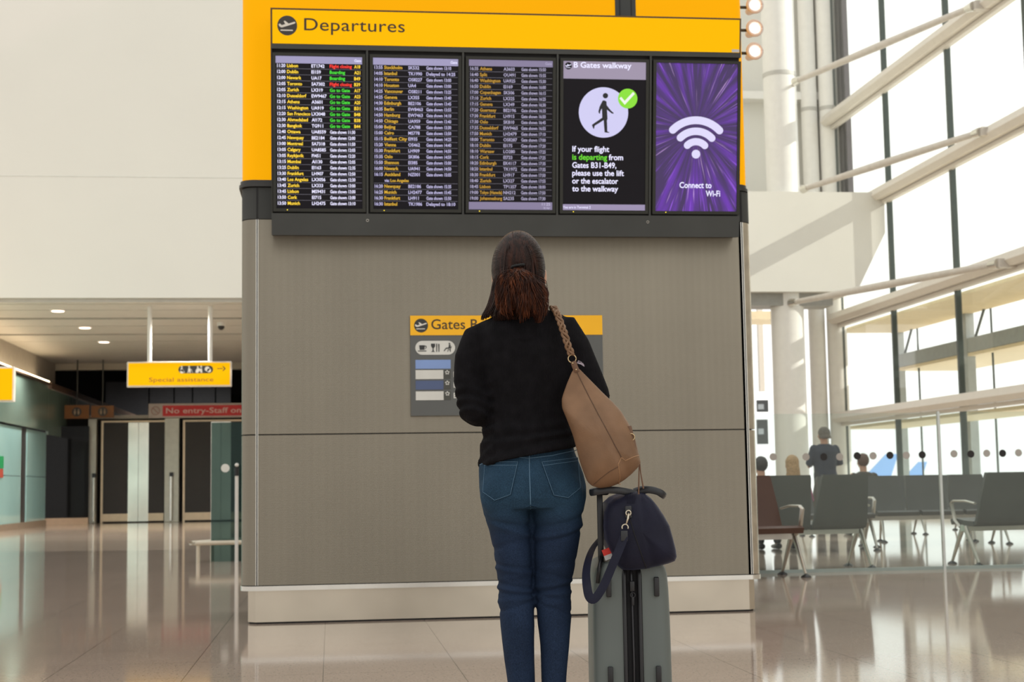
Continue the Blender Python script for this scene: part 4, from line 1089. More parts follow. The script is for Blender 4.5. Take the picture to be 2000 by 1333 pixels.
for x0, sg in ((-.031, -1), (.062, 1)):
    sh = G().tube([(x0, -.065, .045), (x0+sg*.002, -.02, .05), (x0+sg*.006, .06, .042), (x0+sg*.010, .15, .03), (x0+sg*.012, .185, .026)], [(.030, .042), (.037, .046), (.041, .038), (.040, .026), (.026, .018)], 18, ref=(1, 0, 0), round_=True).build('shoe', mat('black_shoe_leather', (.015, .013, .012), .4), woman, 180)
    G().tube([(x0, -.075, .012), (x0+sg*.004, .02, .012), (x0+sg*.01, .12, .012), (x0+sg*.012, .19, .012)], [(.034, .012), (.036, .012), (.044, .012), (.028, .012)], 18, ref=(1, 0, 0), round_=True).build('sole', mat('pale_rubber', (.5, .48, .44), .6), sh, 180)

# hair
def hairmat(name, c0, c1):
    m = mat(name, c0, .42, var=.3, vscale=18, spec=.22); n, l, b = nodes_of(m)
    t = n.new('ShaderNodeTexCoord'); mp = n.new('ShaderNodeMapping'); mp.inputs['Scale'].default_value = (90, 90, 10); l.new(t.outputs['Object'], mp.inputs[0])
    z = n.new('ShaderNodeTexNoise'); z.inputs['Scale'].default_value = 1; z.inputs['Detail'].default_value = 3; l.new(mp.outputs[0], z.inputs['Vector'])
    rp = n.new('ShaderNodeMapRange'); rp.inputs['From Min'].default_value = .45; rp.inputs['From Max'].default_value = .68; l.new(z.outputs['Fac'], rp.inputs['Value'])
    x = n.new('ShaderNodeMix'); x.data_type = 'RGBA'; l.new(rp.outputs[0], x.inputs['Factor']); l.new(b.inputs['Base Color'].links[0].from_socket, x.inputs['A']); x.inputs['B'].default_value = (*c1, 1)
    l.new(x.outputs['Result'], b.inputs['Base Color'])
    return m
hm = hairmat('dark_brown_hair', (.015, .0060, .0044), (.050, .017, .010)); hp = hairmat('auburn_hair', (.032, .010, .0055), (.14, .040, .014))
TIE = Vector((-.022, -.086, 1.518))
def skull(a, e, rad=0):
    """surface of the hair cap: a round the head (0 = right, -90 = back), e elevation"""
    return HC+Vector((-.002+(.081+rad)*math.cos(e)*math.cos(a), -.012+(.108+rad)*math.cos(e)*math.sin(a), .012+(.116+rad)*math.sin(e)))
cap_ = G()
cap_.ball(HC+Vector((-.002, -.014, .012)), .1, 32, (.785, 1.04, 1.14))
torso(cap_, [(1.385, -.108, .050, -.01, .075, -.01), (1.41, -.098, .046, .01, .082, -.004), (1.45, -.090, .046, .02, .086, 0), (1.50, -.086, .046, .03, .09, .002), (1.54, -.080, .043, .05, .088, .005)], 32, 2)
capo = bake(cap_, 'hair', hm, woman, .006, 4)
hs = G()
def strand(gg, pts, r):
    k = len(pts); gg.tube(pts, [r*(.5+.5*math.sin(PI*min(1, (i+.6)/(k*.5)))) if i < k*.5 else r*(1-.75*(i-k*.5)/(k*.5)) for i in range(k)], 4)
def bez(a, b, c, d, n=11): return [a*(1-t)**3+b*3*t*(1-t)**2+c*3*t*t*(1-t)+d*t**3 for t in [i/n for i in range(n+1)]]
for k in range(1700):      # crown strands gathered to the tie
    s_ = rnd.random(); a = rnd.uniform(-PI*.02, PI*1.02)
    e = rnd.uniform(-.42, 1.3)-.0; p0 = skull(a, e, .002)
    path = []
    n_ = 12
    p1 = (TIE-HC)
    for i in range(n_+1):
        t_ = i/n_; v = (p0-HC).lerp(p1*1.0, t_) ; dirv = v.normalized()
        az = math.atan2(dirv.y/.108, dirv.x/.081); el = math.asin(max(-1, min(1, dirv.z)))
        # project on the cap ellipsoid
        q = Vector((dirv.x/.0805, dirv.y/.108, dirv.z/.117)).length
        w_ = dirv/q + Vector((-.002, -.012, .012))*(1)
        path.append(HC+w_*(1+.012*rnd.random()+.01*math.sin(PI*t_))+Vector((0, 0, 0)))
    path[-1] = TIE+Vector((rnd.uniform(-.012, .012), .004, rnd.uniform(-.006, .008)))
    strand(hs, path, rnd.uniform(.0007, .0015))
def outline(z, side):
    T = [(1.60, -.074, .030), (1.54, -.091, .053), (1.49, -.095, .056), (1.45, -.102, .058), (1.42, -.112, .060), (1.40, -.124, .064), (1.385, -.136, .070), (1.36, -.140, .070)]
    for (z0, l0, r0_), (z1, l1, r1_) in zip(T, T[1:]):
        if z1 <= z <= z0: t_ = (z-z1)/(z0-z1); return (l1+(l0-l1)*t_, r1_+(r0_-r1_)*t_)
    return T[-1][1:] if z < 1.36 else T[0][1:]
for k in range(1900):      # loose lower hair
    f = rnd.random(); ph = f*PI     # 0 = left side ... PI = right side round the back
    zt_ = 1.560+rnd.uniform(-.03, .03) if abs(math.cos(ph)) > .5 else 1.515+rnd.uniform(-.02, .02)
    zbm = 1.380-.022*rnd.random() if ph > .9 else 1.372+.030*rnd.random()
    if ph > PI*.55: zbm = 1.358+.026*rnd.random()
    n_ = 12; path = []; dep = rnd.uniform(.82, 1.0); wob = rnd.uniform(-.006, .006)
    for i in range(n_+1):
        t_ = i/n_; z = zt_+(zbm-zt_)*t_; l_, r_ = outline(z, 0); cx_, hw = (l_+r_)/2, (r_-l_)/2
        yb2 = .094+.006*math.sin(t_*3)
        path.append(Vector((cx_-hw*math.cos(ph)*dep+wob*math.sin(t_*2.6), -yb2*math.sin(ph)*dep+.02*(1-math.sin(ph))+.004, z)))
    strand(hs, path, rnd.uniform(.0009, .0019))
hso = hs.build('hair_strands', hm, capo, 180)
hg = G()
hg.tube([TIE+Vector((0, -.008, -.004)), (-.022, -.112, 1.49), (-.02, -.122, 1.46), (-.014, -.122, 1.43), (-.012, -.116, 1.40), (-.010, -.104, 1.385)], [(.010, .008), (.028, .014), (.042, .018), (.050, .018), (.054, .016), (.050, .010)], 20)
for k in range(1300):      # ponytail fanning over the loose hair
    a = rnd.uniform(-1, 1); b_ = rnd.random()
    end = Vector((-.024+a*.054+.020*max(0, a), -.116-.026*(1-a*a)*b_, 1.412-.045*rnd.random()**.8-(.014 if a > .1 else 0)-.008*math.sin(a*9)))
    if rnd.random() < .35: end += Vector((a*.014, -.006, .055*rnd.random()))
    p0 = TIE+Vector((a*.009, -.006-.006*b_, .0))
    c1_ = TIE+Vector((a*.026, -.034-.012*b_, -.028)); c2_ = Vector((end.x+a*.014, end.y-.020, end.z+.050))
    tip = end+Vector((-.010*a, .014, -.004+.010*rnd.random()))
    path = bez(p0, c1_, c2_, end, 13)+[tip]
    ph_ = round(a*5)*1.3; path = [q_+Vector((.0045*math.sin(i_*.75+ph_), .003*math.sin(i_*.9+ph_*2), 0))*min(1, i_/5) for i_, q_ in enumerate(path)]
    strand(hg, path, rnd.uniform(.0009, .0019))
pony = hg.build('ponytail', hp, woman, 180)
gt = G()
for k in range(30):
    a = 2*PI*k/30; gt.ball((TIE.x+.0175*math.cos(a), TIE.y-.004+.013*math.sin(a), TIE.z+.004+.003*math.cos(a)), .0042, 8)
gt.build('hair_tie', mat('black_elastic', (.004, .004, .005), .7), pony, 180)

# ================================================================= BROWN SHOULDER BAG
bagm = mat('tan_suede_leather', (.215, .121, .066), .52, var=.16, vscale=13, spec=.3, bump=.35, bscale=260)
seamm = mat('dark_brown_seam', (.10, .05, .025), .6)
yBG = -.145
bag = thing('shoulder_bag', 'large tan leather shoulder bag hanging from the right shoulder of the woman', 'bag', WF(.2, yBG, .86), (0, 0, WR))
def BL_(u, y, z): return Vector((u-.2, y-yBG, z-.86))
out = [(.140, 1.212), (.152, 1.207), (.185, 1.172), (.226, 1.129), (.248, 1.108), (.270, 1.084), (.294, 1.043), (.309, 1.012), (.319, .962), (.327, .930), (.318, .916), (.298, .896), (.278, .880), (.255, .867), (.235, .860), (.205, .857), (.182, .864), (.168, .878), (.150, .930), (.131, 1.010), (.112, 1.062), (.100, 1.092), (.0995, 1.120), (.114, 1.160), (.130, 1.196)]
cen = Vector((.215, .985))
def bag_pt(u, z, k, sgn):
    q = Vector((u, z)); p_ = cen.lerp(q, k); hgt = min(1, max(.16, (1.225-p_.y)/.2))
    T = .068*hgt; y = sgn*T*math.sqrt(max(0, 1-k**2.6))
    # pinch along the seam
    sx_ = .145+(1.2-p_.y)*.46; y *= 1-.10*math.exp(-((p_.x-sx_)/.012)**2)
    return BL_(p_.x, yBG+y-.0*sgn, p_.y)
def dense(poly, n):
    o_ = []
    for a, b in zip(poly, poly[1:]+poly[:1]):
        for i in range(n): o_.append((a[0]+(b[0]-a[0])*i/n, a[1]+(b[1]-a[1])*i/n))
    return o_
for _ in range(1):
    dn = dense(out, 4); N_ = len(dn)
    dn = [((dn[i-1][0]+dn[i][0]*2+dn[(i+1) % N_][0])/4, (dn[i-1][1]+dn[i][1]*2+dn[(i+1) % N_][1])/4) for i in range(N_)]
g = G(); ks = [.02, .15, .3, .45, .6, .72, .82, .90, .96, .99, 1.0]
g.rings([[bag_pt(u, z, k, -1) for u, z in dn] for k in ks]+[[bag_pt(u, z, k, 1) for u, z in dn] for k in ks[::-1][1:]])
bb = g.build('bag_body', bagm, bag, 180)
me = bb.data
for v in me.vertices:
    p_ = v.co; q = Vector((p_.x*14, p_.y*14, p_.z*9)); v.co += Vector((0, .006*noise.noise(q), .0))
    if p_.z < .14: v.co.y += .004*math.sin(p_.x*90)*max(0, (.14-p_.z)/.14)
tb = BVHTree.FromPolygons([v.co.copy() for v in me.vertices], [tuple(p.vertices) for p in me.polygons])
def bstitch(nm, pts, r=.0014, m=seamm):
    stitch(nm, [(u-.2, z-.86) for u, z in pts], bb, r, 10, m, tb, .0003)
bstitch('centre_seam', [(.146, 1.195), (.175, 1.13), (.21, 1.055), (.245, .985), (.266, .945)])
bstitch('corner_seam', [(.319, .950), (.300, .945), (.277, .935), (.266, .944), (.256, .925), (.262, .885), (.258, .868)], .0012, mat('light_tan_edge', (.36, .20, .10), .6))
bstitch('base_seam', [(.186, .868), (.205, .885), (.232, .905), (.256, .918)], .0012)
# side buckle tab
tabm = mat('dark_tan_leather', (.15, .075, .04), .45)
def strip(g_, pts, w_, th_=.003):
    """flat leather strap along points, width across x mostly"""
    g_.tube(pts, [(w_/2, th_/2)]*len(pts), 8, ref=(1, 0, 0))
g = G(); strip(g, [BL_(.292, yBG-.030, 1.035), BL_(.300, yBG-.030, 1.0), BL_(.307, yBG-.026, .962)], .014, .005); tb_ = g.build('side_tab', tabm, bag, 60)
G().torus(BL_(.297, yBG-.034, 1.003), .010, .0016).build('buckle', mat('aged_brass', (.55, .42, .24), .3, .9), tb_, 180)
# strap: braided from the ring up over the shoulder and down in front
ringp = BL_(.132, -.150, 1.236)
g = G(); strip(g, [BL_(.146, -.150, 1.198), BL_(.140, -.152, 1.212), BL_(.135, -.151, 1.228)], .017, .006); ap = g.build('apex_tab', tabm, bag, 60)
for du, dz in ((.143, 1.203), (.1335, 1.222)): G().ball(BL_(du, -.156, dz), .0028, 8).build('rivet', mat('aged_brass', (1,)*3), ap, 180)
G().torus(ringp, .0115, .0018, 'y', 24, 8).build('ring', mat('aged_brass', (1,)*3), bag, 180)
path = [(.131, -.149, 1.246), (.122, -.143, 1.272), (.112, -.130, 1.310), (.102, -.112, 1.345), (.092, -.088, 1.378), (.084, -.050, 1.400), (.082, 0, 1.408), (.088, .06, 1.390), (.098, .105, 1.33), (.112, .125, 1.25), (.135, .10, 1.18), (.150, .04, 1.14), (.150, -.03, 1.15), (.147, -.11, 1.18), (.146, -.145, 1.20)]
g = G(); g.tube([BL_(*q) for q in path[4:]], [(.011, .0026)]*(len(path)-4), 8, ref=(1, 0, 0)); strap = g.build('strap', bagm, bag, 60)
g = G()
sp_ = [Vector(BL_(*q)) for q in path[:7]]
def alongp(pts, n):
    L = [0]
    for a, b in zip(pts, pts[1:]): L.append(L[-1]+(b-a).length)
    o_ = []
    for i in range(n+1):
        s_ = L[-1]*i/n
        for j in range(len(pts)-1):
            if L[j] <= s_ <= L[j+1]+1e-9: o_.append(pts[j].lerp(pts[j+1], (s_-L[j])/(L[j+1]-L[j]))); break
    return o_
bp_ = alongp(sp_, 60)
for ph in (0, 2.1, 4.2):
    g.tube([p_+Vector((.0075*math.sin(i*.42+ph), -.002+.0035*math.cos(i*.84+ph), .0)) for i, p_ in enumerate(bp_)], (.0044), 6)
g.build('braided_strap', bagm, bag, 180)
g = G()
for dx in (-.004, .004): g.tube([BL_(.322, yBG-.004, .935), BL_(.322+dx*.6, yBG-.01, .90), BL_(.324+dx*1.8, yBG-.012, .846+dx*2)], [.0018, .0018, .0024], 6)
g.build('hanging_cord', tabm, bag, 60)
g = G()
for k in range(14): a_ = rnd.uniform(-.2, 1.3); p_ = BL_(.146, -.158, 1.222); g.tube([p_, p_+Vector((.012*math.cos(a_), -.004, .012*math.sin(a_)-.004)), p_+Vector((.021*math.cos(a_), -.004, .016*math.sin(a_)-.010))], .0005, 4)
g.build('frayed_threads', mat('pale_lilac_thread', (.42, .36, .42), .8), bag)

# ================================================================= SUITCASE
cx0, cx1, cy0, cy1, ch = .181, .411, -.09, .30, .648
case = thing('suitcase', 'grey hard-shell cabin suitcase with black zip standing beside the woman', 'suitcase', WF((cx0+cx1)/2, cy0, 0), (0, 0, WR))
cw = cx1-cx0
shellm = mat('grey_green_polycarbonate', (.132, .155, .147), .42, var=.03, spec=.45, bump=.08, bscale=700)
def shell(side):
    # side profile tapers gently toward the top; rounded vertical edges
    g_ = G(); rs = []
    z0, z1 = .055, ch
    prof = [(z0, .80), (z0+.008, .93), (z0+.025, .985), (z0+.06, 1.0), (.30, 1.0), (.48, .985), (.56, .965), (.60, .94), (.62, .90), (.634, .82), (.643, .66), (ch, .40)]
    for z, f in prof:
        w_ = cw/2*f; xi = .026; dep = (cy1-cy0)/2*(1 if f > .9 else .93+.07*f)
        if f < .9: dep = (cy1-cy0)/2*(.90+.1*(f/.9))
        cyc = (cy1-cy0)/2; r_ = min(.045, (w_-xi)*.6)
        pts = []
        for (qx, qy, a) in ((w_-r_, cyc+dep-r_, 0), ):
            pass
        corner1 = [(w_-r_+r_*math.cos(PI/2*i/6), cyc-dep+r_-r_*math.sin(PI/2*i/6)) for i in range(7)][::-1]
        corner2 = [(w_-r_+r_*math.cos(PI/2*i/6), cyc+dep-r_+r_*math.sin(PI/2*i/6)) for i in range(7)]
        pts = [(xi, cyc-dep)]+corner1+corner2+[(xi, cyc+dep)]
        rs.append([(side*x, y, z) for x, y in pts])
    g_.rings(rs); return g_.build('shell', shellm, case, 50)
shell(-1); shell(1)
G().box(-.0265, .0265, .012, cy1-cy0-.012, .06, ch-.006, bev=.008).build('zip_gusset', mat('black_fabric', (.010, .010, .012), .8), case, 60)
for x in (-.022, .023):
    G().tube([(x, .0, .07), (x, -.002, .30), (x, .0, .60), (x, .012, .632), (x, .03, .643), (x, .36, .645)], .0065, 10).build('rubber_rim', blackp, case, 180)
G().tube([(.0, .008, .07), (.002, .006, .35), (.0, .008, .60), (0, .02, .638)], .004, 8).build('zip_teeth', mat('gunmetal_zip', (.05, .05, .055), .35, .6), case, 180)
zp = G().box(-.006, .008, -.006, .006, .555, .585, bev=.002).build('zip_slider', blackp, case, 60)
G().torus((.002, -.006, .545), .007, .0016).box(-.0015, .0055, -.008, -.004, .515, .540, bev=.001).build('zip_pull', blackp, zp, 60)
for x in (-.068, .072):
    for z in (.568, .312): G().box(x-.0075, x+.0075, -.012, .004, z-.028, z+.028, bev=.003).build('side_foot', blackp, case, 60)
for x in (-.08, .08):
    for y in (.04, .35):
        wf = G().tube([(x, y, .03), (x, y, .06)], [.020, .028], 14).build('wheel_fork', blackp, case, 60)
        G().cyl((x-.018, y, .025), (x+.018, y, .025), .025, 20).build('wheel', blackp, wf, 60)
xp = .2095-(cx0+cx1)/2
for y, xo in ((.035, 0), (.33, .017)): G().box(xp-.0085+xo, xp+.0085+xo, y-.007, y+.007, .50 if 0 else .60, .842, bev=.002).build('handle_tube', blackp, case, 60)
G().box(xp-.013, xp+.028, .015, .35, .836, .858, bev=.008).build('grip', blackp, case, 60)
G().tube([(-.085, .03, .645), (-.087, .01, .655), (-.095, .005, .62), (-.100, .005, .58)], .006, 8).build('side_carry_handle', blackp, case, 180)

# ================================================================= NAVY HOLDALL
yN = -.145
nav = thing('holdall', 'navy fabric holdall resting on top of the grey suitcase', 'bag', WF(.32, yN, .62), (0, 0, WR))
navym = mat('navy_canvas', (.0085, .0092, .024), .6, var=.15, vscale=14, spec=.25, bump=.2, bscale=500)
_b = nodes_of(navym)[2]; _b.inputs['Sheen Weight'].default_value = .12; _b.inputs['Sheen Roughness'].default_value = .4; _b.inputs['Sheen Tint'].default_value = (.5, .55, .9, 1)
lth = mat('black_bag_leather', (.018, .020, .024), .38)
NO = [(.290, .842), (.312, .846), (.335, .842), (.355, .825), (.375, .80), (.393, .772), (.407, .745), (.416, .71), (.424, .675), (.426, .655), (.420, .643), (.400, .636), (.370, .629), (.340, .622), (.300, .619), (.268, .620), (.256, .630), (.244, .655), (.232, .68), (.222, .71), (.218, .745), (.222, .785), (.232, .812), (.250, .828), (.270, .836)]
dn = dense(NO, 3); N_ = len(dn)
cenN = Vector((.322, .73)); g = G(); rs = []
def navring(s_, y, zfloor):
    o_ = []
    for u, z in dn:
        q = cenN.lerp(Vector((u, z)), s_); zz_ = max(q.y, zfloor) if zfloor else q.y
        o_.append((q.x-.32, y-yN, zz_-.62))
    return o_
for y, s_, zf in ((-.172, .05, 0), (-.171, .35, 0), (-.166, .62, 0), (-.158, .82, 0), (-.145, .94, 0), (-.125, 1.0, 0), (-.100, 1.0, 0), (-.088, 1.0, .650), (.0, 1.02, .650), (.12, 1.02, .650), (.22, .98, .650), (.25, .9, .65), (.265, .6, .66), (.27, .1, .68)):
    rs.append(navring(s_, y, zf))
g.rings(rs); nb = g.build('bag_body', navym, nav, 180); me = nb.data
for v in me.vertices:
    p_ = v.co
    if p_.y < .08:
        zt2 = (p_.z)/.22
        v.co.y += -.010*math.exp(-((p_.x-.035-.03*(1-zt2))/.018)**2)*zt2+.006*math.exp(-((p_.x-.00-.035*(1-zt2))/.008)**2)
        v.co.y += .003*math.sin(p_.x*60+p_.z*20)*max(0, 1-abs(p_.z-.03)/.06)
        v.co.y += .004*noise.noise(Vector((p_.x*16, 0, p_.z*12)))
nt = BVHTree.FromPolygons([v.co.copy() for v in me.vertices], [tuple(p.vertices) for p in me.polygons])
stitch('pleat_seam', [(.284-.32, .785-.62), (.302-.32, .72-.62), (.325-.32, .65-.62), (.336-.32, .624-.62)], nb, .0016, 12, mat('near_black_thread', (.004, .004, .008), .7), nt, .0004)
def NL(u, y, z): return Vector((u-.32, y-yN, z-.62))
for k in range(7): stitch('zip_fold', [(.285-.32+k*.0045, .842-.62), (.283-.32+k*.0035, .812-.62)], nb, .0010, 5, navym, nt, .001)
G().box(-.045, -.026, -.036, -.024, .150, .185, bev=.003).build('leather_tab', lth, nav, 60)
brass = mat('aged_brass', (1,)*3)
G().torus((-.036, -.038, .165), .007, .0022).build('eyelet', mat('silver_ring', (.62, .56, .45), .25, .95), nav, 180)
slv = mat('silver_ring', (1,)*3)
G().tube([(-.036, -.042, .164), (-.038, -.044, .150), (-.044, -.045, .132)], [.003, .0035, .002], 8).build('snap_hook', slv, nav, 180)
G().torus((-.047, -.045, .124), .0088, .0021, 'y', 20, 8, -.5, PI+.5).build('d_ring', slv, nav, 180)
def ribbon(nm, pts, w_, th_, m_, par, ref=(1, 0, 0)):
    return G().tube(pts, [(w_/2, th_/2)]*len(pts), 8, ref=ref).build(nm, m_, par, 60)
G().box(-.060, -.040, -.052, -.040, .085, .115, bev=.002, M=Matrix.Rotation(.0, 4, 'Y')).build('strap_keeper', lth, nav, 60)
pts = [(-.050, -.046, .10), (-.062, -.050, .07), (-.085, -.054, .02), (-.108, -.057, -.03), (-.127, -.058, -.062), (-.142, -.054, -.077), (-.154, -.044, -.070), (-.159, -.032, -.045), (-.159, .01, -.01), (-.150, .065, .025), (-.132, .125, .06), (-.105, .14, .09)]
def smoothp(pts, n=4):
    pts = [Vector(p) for p in pts]; o_ = []
    for i in range(len(pts)-1):
        p0, p1, p2, p3 = pts[max(i-1, 0)], pts[i], pts[i+1], pts[min(i+2, len(pts)-1)]
        for k in range(n):
            t_ = k/n; o_.append(.5*((2*p1)+(-p0+p2)*t_+(2*p0-5*p1+4*p2-p3)*t_*t_+(-p0+3*p1-3*p2+p3)*t_**3))
    return o_+[pts[-1]]
ribbon('shoulder_strap', smoothp(pts), .028, .0032, navym, nav, (.9, -.35, .45))
for a_, b_, c_, d_, nm in ((.312, .268, .225, .186, 'left'), (.318, .345, .378, .396, 'right')):
    zc = .842
    pts = [NL(a_, -.12, .838), NL(b_, -.135, .848), NL(c_, -.14, .851), NL(d_, -.12, .845), NL(d_-.002, -.06, .846), NL(c_, .0, .852), NL(b_, .02, .85), NL(a_, .02, .842)] if nm == 'left' else [NL(a_, -.12, .842), NL(b_, -.135, .850), NL(c_, -.14, .843), NL(d_, -.12, .831), NL(d_, -.05, .835), NL(c_, .0, .848), NL(b_, .02, .852), NL(a_, .02, .845)]
    ribbon('carry_handle', smoothp(pts), .020, .0065, lth, nav, (0, 0, 1))
rt = thing('luggage_tag', 'small red and white luggage tag behind the navy holdall strap', 'tag', WF(.226, -.10, .665), (0, R_(-20), WR))
G().box(-.012, .012, -.003, .0, -.002, .016).build('red_panel', mat('red_tag', (.65, .03, .02), .5), rt); G().box(-.012, .012, -.003, 0, -.016, -.002).build('white_panel', mat('white_tag', (.5, .5, .5), .5), rt)

# ================================================================= SEATING
seatm = mat('grey_seat_leather', (.088, .088, .080), .5, var=.08, vscale=4, bump=.2, bscale=120); browns = mat('brown_seat_leather', (.085, .042, .028), .5)
alu = mat('cast_aluminium', (.52, .50, .45), .32, .8)


def bench(n, x, y, rz, label, sm=seatm, legs=(0, None), pitch=.62):
    """faces local -y; origin at the left end as its sitter's right"""
    t = thing('beam_seat', label, 'seat', (x, y, 0), (0, 0, rz), group='beam seats in the waiting area')
    L = pitch*n
    G().box(-.02, L+.02, -.04, .04, .34, .40).build('beam', alu, t)
    for i in range(n):
        x0 = pitch*i+.02; x1 = pitch*(i+1)-.02; xc, hw = (x0+x1)/2, (x1-x0)/2
        G().rings([[(xc+sx*hw*w_, y_, z_) for sx, y_, z_ in ((-1, yy-ny*.025, zz2-nz*.025), (1, yy-ny*.025, zz2-nz*.025), (1, yy+ny*.025, zz2+nz*.025), (-1, yy+ny*.025, zz2+nz*.025))]
                   for yy, zz2, ny, nz, w_ in ((-.27, .425, -.4, 1, 1), (-.22, .445, 0, 1, 1), (.0, .42, 0, 1, 1), (.14, .415, -.2, 1, 1))]).build('seat_pad', sm, t, 60)
        G().rings([[(xc+sx*hw*w_, yy+s2*.022, zz2) for sx, s2 in ((-1, -1), (1, -1), (1, 1), (-1, 1))] for yy, zz2, w_ in ((.16, .40, 1), (.19, .44, 1.0), (.25, .65, .95), (.32, .90, .86), (.325, .93, .83))]).build('backrest', sm, t, 60)
    for x in [0, L]:
        G().tube([(x, .22, .62), (x, .05, .645), (x, -.17, .645), (x, -.215, .62), (x, -.16, .45), (x, -.06, .38)], [(.02, .012)]*3+[(.022, .014)]*3, 8, ref=(1, 0, 0)).build('armrest', alu, t, 60)
    for x in (.0, L):
        lg = G().tube([(x, -.02, .38), (x, -.11, .24), (x, -.24, .03)], [(.022, .035), (.02, .025), (.014, .014)], 10).tube([(x, .02, .38), (x, .11, .24), (x, .24, .03)], [(.022, .035), (.02, .025), (.014, .014)], 10).build('leg_frame', alu, t, 60)
        for yy in (-.245, .245): G().tube([(x, yy, 0), (x, yy, .012), (x, yy, .03)], [.05, .045, .015], 14).build('foot_glide', mat('dark_glide', (.03, .03, .03), .4), lg, 60)
    return t


# facing vector of the first rows: local -y
fa = .15
p1, p2, p3 = at(1551, 1126, Z=0), at(1680, 1108.5, Z=0), at(1886, 1104, Z=0)
ax = Vector((math.cos(fa), math.sin(fa), 0))
b1 = p1-ax*.62*2
bench(2, b1.x, b1.y, fa, 'brown fronted seat nearest the kiosk, its aluminium legs in front of the glass', browns)
bench(3, p2.x, p2.y, fa+PI, 'grey beam seat seen from its back between the kiosk and the glass post')
e3 = p3+ax*.62*3
bench(3, e3.x, e3.y, fa+PI, 'grey beam seat seen from its back at the right edge of the photo')
p = at(1712, 1060, Y=9.2)
bench(3, p.x-.1, 9.2, .05, 'grey beam seat facing the hall in the middle, showing its seat pads')
p = at(1885, 1060, Y=10.2)
bench(2, p.x-1.05, 10.6, -.25, 'grey beam seat facing the hall just right of the glass post')
bench(3, at(1490, 1000, Y=8).x-.4, 8.3, .0+PI if 0 else .0, 'far grey beam seat close to the kiosk edge, mostly behind nearer seats')
bench(3, at(1900, 1000, Y=14).x, 14.5, 0, 'farthest grey beam seat near the glazed wall')

# glass screen with manifestation dots
gp = at(1845, 1113, Z=0); gy = gp.y
zt3 = at(1830, 806, Y=gy).z
gs = thing('glass_screen', 'low clear glass screen with rows of dots in front of the seats', 'screen', (gp.x, gy, 0))
G().box(-2.25, -.02, 0, .015, .03, zt3).build('glass_pane', glassmat('screen_glass', (.93, .965, .955), opaque=.035, ocol=(.70, .82, .78)), gs)
G().box(.02, 1.9, 0, .015, .03, zt3).build('glass_pane', MATS['screen_glass'], gs)
G().box(-2.25, 1.9, -.01, .03, 0, .03).build('floor_channel', mat('pale_teal_channel', (.36, .44, .42), .35), gs)
G().box(-.012, .012, -.012, .02, 0, zt3+.01).build('post', mat('pale_steel_post', (.62, .66, .64), .3, .5), gs)
dl = mat('light_dot', (.50, .48, .45), .6); dk = mat('dark_dot', (.022, .02, .02), .6)
for px_, py_, kd in ((1510, 893, 0), (1574, 893, 0), (1609, 893, 1), (1640, 893, 0), (1674, 891, 1), (1705, 891, 0), (1738, 890, 1), (1770, 890, 0), (1801, 889, 1), (1863, 887, 0), (1896, 887.5, 1), (1927, 886, 0), (1958, 886, 1), (1989, 885, 0)):
    q = at(px_, py_, Y=gy); flat('marking_dot', [disc(q.x-gp.x, q.z, .036, 28)], -.003, dk if kd else dl, gs)


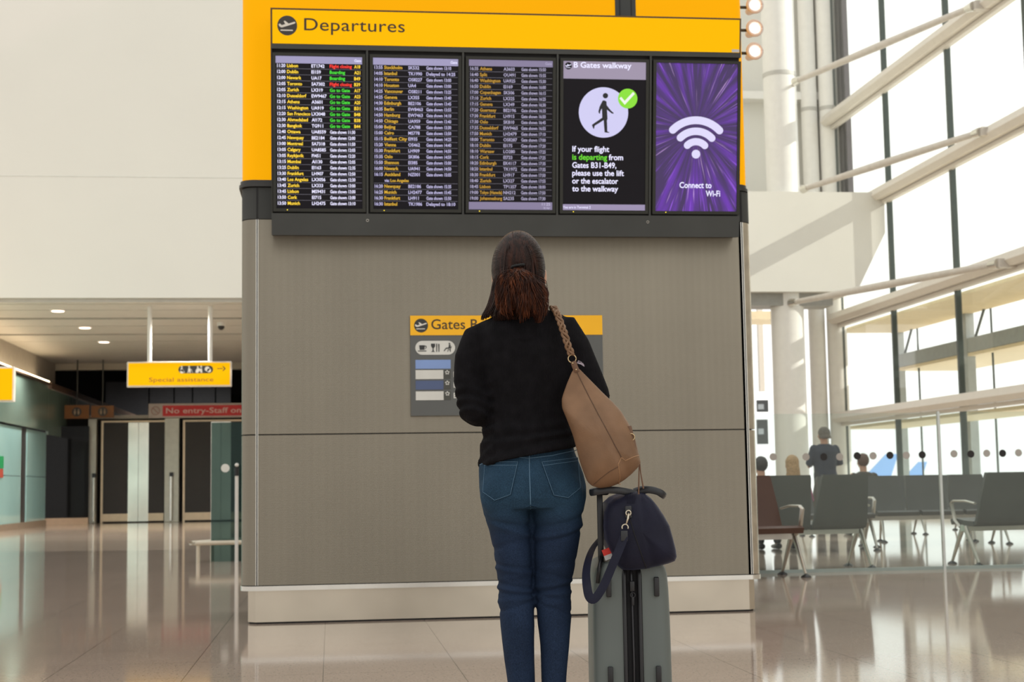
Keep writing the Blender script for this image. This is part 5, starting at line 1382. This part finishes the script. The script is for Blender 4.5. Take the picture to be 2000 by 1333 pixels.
# ================================================================= PEOPLE IN THE WAITING AREA
def figure(x, y, rz, pose, hair, hl, top_, leg_, label, s=1.0, patch=None):
    t = thing('person', label, 'person', (x, y, 0), (0, 0, rz), group='people in the waiting area'); t.scale = (s*(1.12 if pose == 'stand' else 1), s, s)
    g = G(); hc = Vector((0, .02, 1.58))
    dz = 0 if pose == 'stand' else -.42
    D3 = Vector((0, 0, dz)); hc = hc+D3
    if pose == 'lean': hc += Vector((.05, .10, -.08))
    head(g, hc, 0, 1.06)
    def T(p): return Vector(p)+D3
    g.tube([T((0, 0, 1.38)), T((0, .01, 1.50))], .056, 14, round_=True)
    torso(g, [(z+dz, -a, a, b, b, 0) for z, a, b in ((.88, .15, .10), (1.0, .145, .10), (1.15, .16, .11), (1.3, .185, .11), (1.38, .15, .09), (1.42, .07, .06))])
    for q in (-1, 1):
        el = T((q*.245, .02, 1.10)); wr = T((q*.15, .24, 1.08))
        g.tube([T((q*.18, 0, 1.36)), el], [.052, .042], 12, round_=True); g.tube([el, wr], [.04, .027], 12, round_=True)
        hand(g, wr+Vector((0, .03, 0)), (-q*.35, .9, 0), (q*.4, 0, .9), q*-1, 1, .5)
        if pose == 'stand': pts = [(q*.09, 0, .9), (q*.095, 0, .5), (q*.1, 0, .08)]; ft = (q*.1, 0)
        else: pts = [T((q*.10, 0, .92)), (q*.11, .40, .49), (q*.11, .44, .08)]; ft = (q*.11, .44)
        g.tube(pts, [.085, .06, .04], 14, round_=True)
        g.tube([(ft[0], ft[1]-.05, .04), (ft[0], ft[1]+.16, .03)], [(.04, .04), (.035, .025)], 10, round_=True)
    bake(g, 'body', skin, t, .009, 2)
    face(t, hc, skin, 1.06)
    g = G()
    torso(g, [(z+dz, -a, a, b, b, 0) for z, a, b in ((.86, .175, .13), (1.0, .168, .125), (1.15, .18, .13), (1.3, .205, .13), (1.38, .17, .105), (1.43, .08, .075))])
    for q in (-1, 1):
        el = T((q*.248, .02, 1.10)); wr = T((q*.16, .22, 1.08)); g.tube([T((q*.17, 0, 1.35)), el, wr], [.068, .058, .042], 14, round_=True)
    bake(g, 'jacket', top_, t, .012, 4, lambda p, n_: .006*noise.noise(Vector((p.x*12, p.y*12, p.z*9))))
    g = G()
    for q in (-1, 1):
        pts = [(q*.088, 0, .92), (q*.095, 0, .5), (q*.1, 0, .1)] if pose == 'stand' else [T((q*.09, 0, .93)), (q*.11, .40, .49), (q*.11, .44, .12)]
        g.tube(pts, [.10, .075, .058], 16, round_=True)
    bake(g, 'trousers', leg_, t, .014, 3)
    for q in (-1, 1):
        ft = (q*.1, 0) if pose == 'stand' else (q*.11, .44)
        G().tube([(ft[0], ft[1]-.06, .045), (ft[0], ft[1]+.18, .032)], [(.048, .045), (.042, .03)], 12, round_=True).build('shoe', blackp, t, 180)
    g = G(); g.ball(hc+Vector((0, -.025, .035)), .112, 20, (.84, .92, .98))
    if hl: torso(g, [(hc.z-hl, -.10, .10, .0, .10, -.02), (hc.z-.06, -.095, .095, .0, .11, -.01), (hc.z+.03, -.085, .085, .02, .10, 0)], 24)
    bake(g, 'hair', hair, t, .012, 3, lambda p, n_: .006*noise.noise(p*60))
    return t


grh = mat('grey_brown_hair', (.13, .11, .09), .7, var=.3, vscale=40); blo = mat('blonde_hair', (.42, .27, .13), .6, var=.25, vscale=40); dkh = mat('dark_hair', (.02, .015, .014), .5); brh = mat('reddish_brown_hair', (.11, .055, .035), .6)
navyj = mat('dark_navy_jacket', (.022, .026, .045), .7); pinkj = mat('pink_top', (.50, .16, .28), .7); blkj = mat('black_top', (.02, .02, .022), .7); olive = mat('dark_brown_coat', (.055, .045, .035), .7); trs = mat('dark_trousers', (.03, .03, .035), .7)
def spot(px_, z, py_):   # where a point of height z shows at that pixel
    q = at(px_, py_, Z=z); return q.x, q.y
x, y = spot(1609, 1.84, 836); figure(x, y, .1, 'stand', grh, .06, navyj, trs, 'person with bushy grey hair standing in a dark navy jacket behind the seats', 1.08)
sx = lambda px_, y_: at(px_, 900, Y=y_).x
figure(sx(1534, 8.9), 8.62, .0, 'sit', blo, .20, pinkj, trs, 'person with long blonde hair and pink top sitting near the thick column', .93)
figure(sx(1474, 8.9), 8.62, .05, 'sit', dkh, .0, blkj, trs, 'dark haired person in black sitting right beside the kiosk edge', .92)
figure(sx(1690, 13), 13.1, .0, 'sit', brh, .0, olive, trs, 'person with short reddish brown hair sitting left of the blue tail', 1.0)
bench(3, sx(1690, 13)+.93, 13.2, PI, 'far grey beam seat under the person with short reddish brown hair')

C.objects.unlink(_to); bpy.data.objects.remove(_to)
